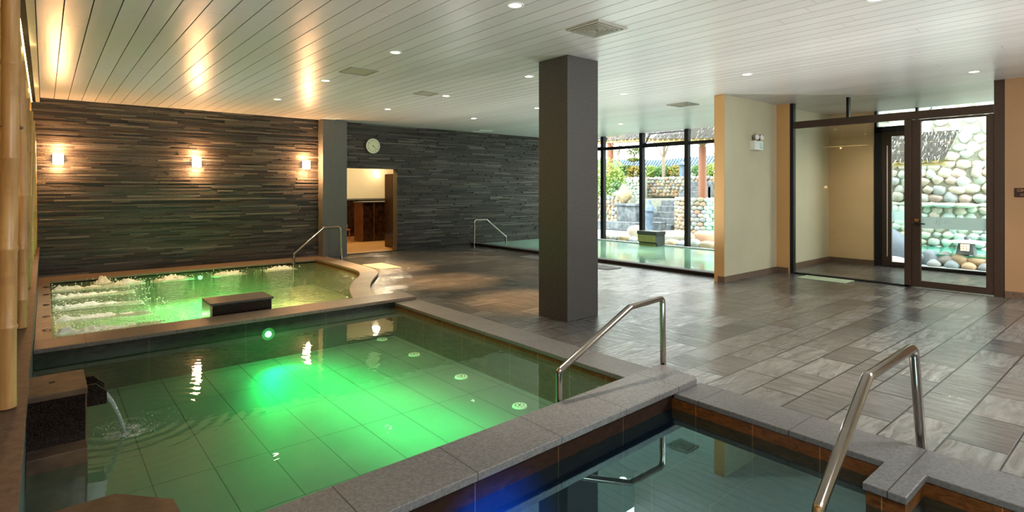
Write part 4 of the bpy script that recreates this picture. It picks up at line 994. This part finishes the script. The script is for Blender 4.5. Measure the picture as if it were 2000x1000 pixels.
rs = random.Random(3)
def bare(label, x, y, z, h, n, spread, r):
    t = thing('bare_tree', label, 'tree', (x, y, z), 'leafless garden trees'); b = MB()
    for p, R in branches(x, y, z, h, n, rs, spread, r): b.tube(p, R, 7)
    b.build('branches', 'trunk', t)
bare('pale leafless tree standing on the terrace in the middle pane', 22.5, 15.65, 2.0, 2.2, 6, .7, .10)
bare('leafless tree right of the timber post', 22.3, 12.75, 2.0, 1.8, 7, .6, .05)
bare('leafless branching tree left before the far thatched roof', 19.5, 15.9, 2.2, 2.0, 9, .9, .035)
one('tree_trunk', MB().tube([(22.5, 18.95, 1.98), (22.5, 18.9, 4.2)], [.19, .16], 12), 'post', 'brown trunk rising behind the bright bush', 'trunk')
bush('clipped_pine', 'cloud clipped pine with a flat round crown', 'tree', [((23, 17.75, 3.42), (.4, .52, .2)), ((23, 17.8, 3.02), (.3, .42, .10)), ((23, 18.3, 2.65), (.3, .4, .12))], 420, .07, [(.50, .58, .22), (.62, .66, .32), (.36, .48, .16)], 5, [([(23, 17.9, 1.8), (23, 17.75, 3.3)], [.05, .04])])
for i, (y, c, lb) in enumerate([(18.4, DG, 'dark hedge section behind the bright bush'), (17.6, OG, 'yellow flecked hedge section under the clipped pine'), (16.7, YG, 'low rounded yellow green hedge beside the mullion'), (15.9, DG, 'green hedge section left of the bare tree'), (15.1, OG, 'yellow and green hedge right of the bare tree'), (13.9, DG, 'dark green hedge left of the timber post'), (13.2, YG, 'light green shrub around the timber post'), (12.3, OG, 'yellow leaved shrub right of the timber post')]):
    bush('hedge', lb, 'hedge', [((22.8, y, 2.35), (.4, .5, .36))], 650, .08, c, 30 + i, group='hedge row on the terrace')

# ------------------------------------------------------------------ world, daylight, fill
w = bpy.data.worlds.new('World'); S.world = w; w.use_nodes = True; nt = w.node_tree
bg = nt.nodes['Background']; bg.inputs[0].default_value = (.93, .98, 1., 1); bg.inputs[1].default_value = 5.4
def portal(loc, rot, sx, sy):
    o = lamp('daylight_portal', 'AREA', loc, 1, (1, 1, 1), sx, rot, sy=sy); o.data.cycles.is_portal = True; return o
portal((WX + .5, 8.7, 1.6), (0, PI / 2, 0), 3.1, 7.6)
portal((WX + .5, 2.7, 1.6), (0, PI / 2, 0), 3.1, 2.5)
# room fill from unseen lamps added behind the viewer, then the cove
for (x, y, e, c) in [(6.5, -.9, 260, (.92, .97, 1.)), (1.2, -.9, 150, (.94, .97, 1.))]:
    o = lamp('room_fill', 'AREA', (x, y, 2.9), e, c, 1.6, (math.radians(25), 0, 0))
for y in (1.5, 4.5, 7.5, 10.5):
    lamp('cove_light', 'POINT', (-.14, y, 2.95), 1.2, (1., .66, .28), .03)
    lamp('screen_uplight', 'POINT', (-.42, y + .6, 1.6), 1.6, (1., .62, .25), .05)

for (x, y, e, c) in [(1.5, 4.6, 50, (1., .70, .95)), (2.0, 9.3, 80, (.92, .55, 1.)), (6.3, 9.2, 125, (.95, 1., .92)), (7.5, 5.6, 170, (.95, 1., .95)), (6.8, 2.0, 210, (.97, 1., .95)), (10.8, 9.0, 90, (.85, 1., .92)), (3.6, 1.6, 110, (1., .97, .93))]:
    lamp('ceiling_fill', 'SPOT', (x, y, .25), e, c, 0., (PI, 0, 0), 2.9, 1.)  # unseen upward spots added to brighten and tint the ceiling
# ------------------------------------------------------------------ camera
cd = bpy.data.cameras.new('Camera'); cam = bpy.data.objects.new('Camera', cd); C.objects.link(cam)
cam.location = (0, 0, 1.55); cam.rotation_euler = (PI / 2, 0, -math.atan(913 / 1090))
cd.sensor_width = 36; cd.lens = 36 * 1090 / 2000; cd.shift_y = -132 / 2000; cd.clip_start = .05; cd.clip_end = 200
S.camera = cam
S.view_settings.view_transform = 'Standard'; S.view_settings.look = 'None'
try: S.view_settings.look = 'Medium High Contrast'
except Exception:
    pass
S.view_settings.exposure = 0.; S.view_settings.gamma = 1.
S.cycles.max_bounces = 10; S.cycles.diffuse_bounces = 5; S.cycles.glossy_bounces = 4; S.cycles.transmission_bounces = 4; S.cycles.transparent_max_bounces = 16
S.cycles.caustics_reflective = False; S.cycles.caustics_refractive = False; S.cycles.sample_clamp_indirect = 4.
S.cycles.use_denoising = True
try: S.cycles.denoiser = 'OPENIMAGEDENOISE'
except Exception: pass
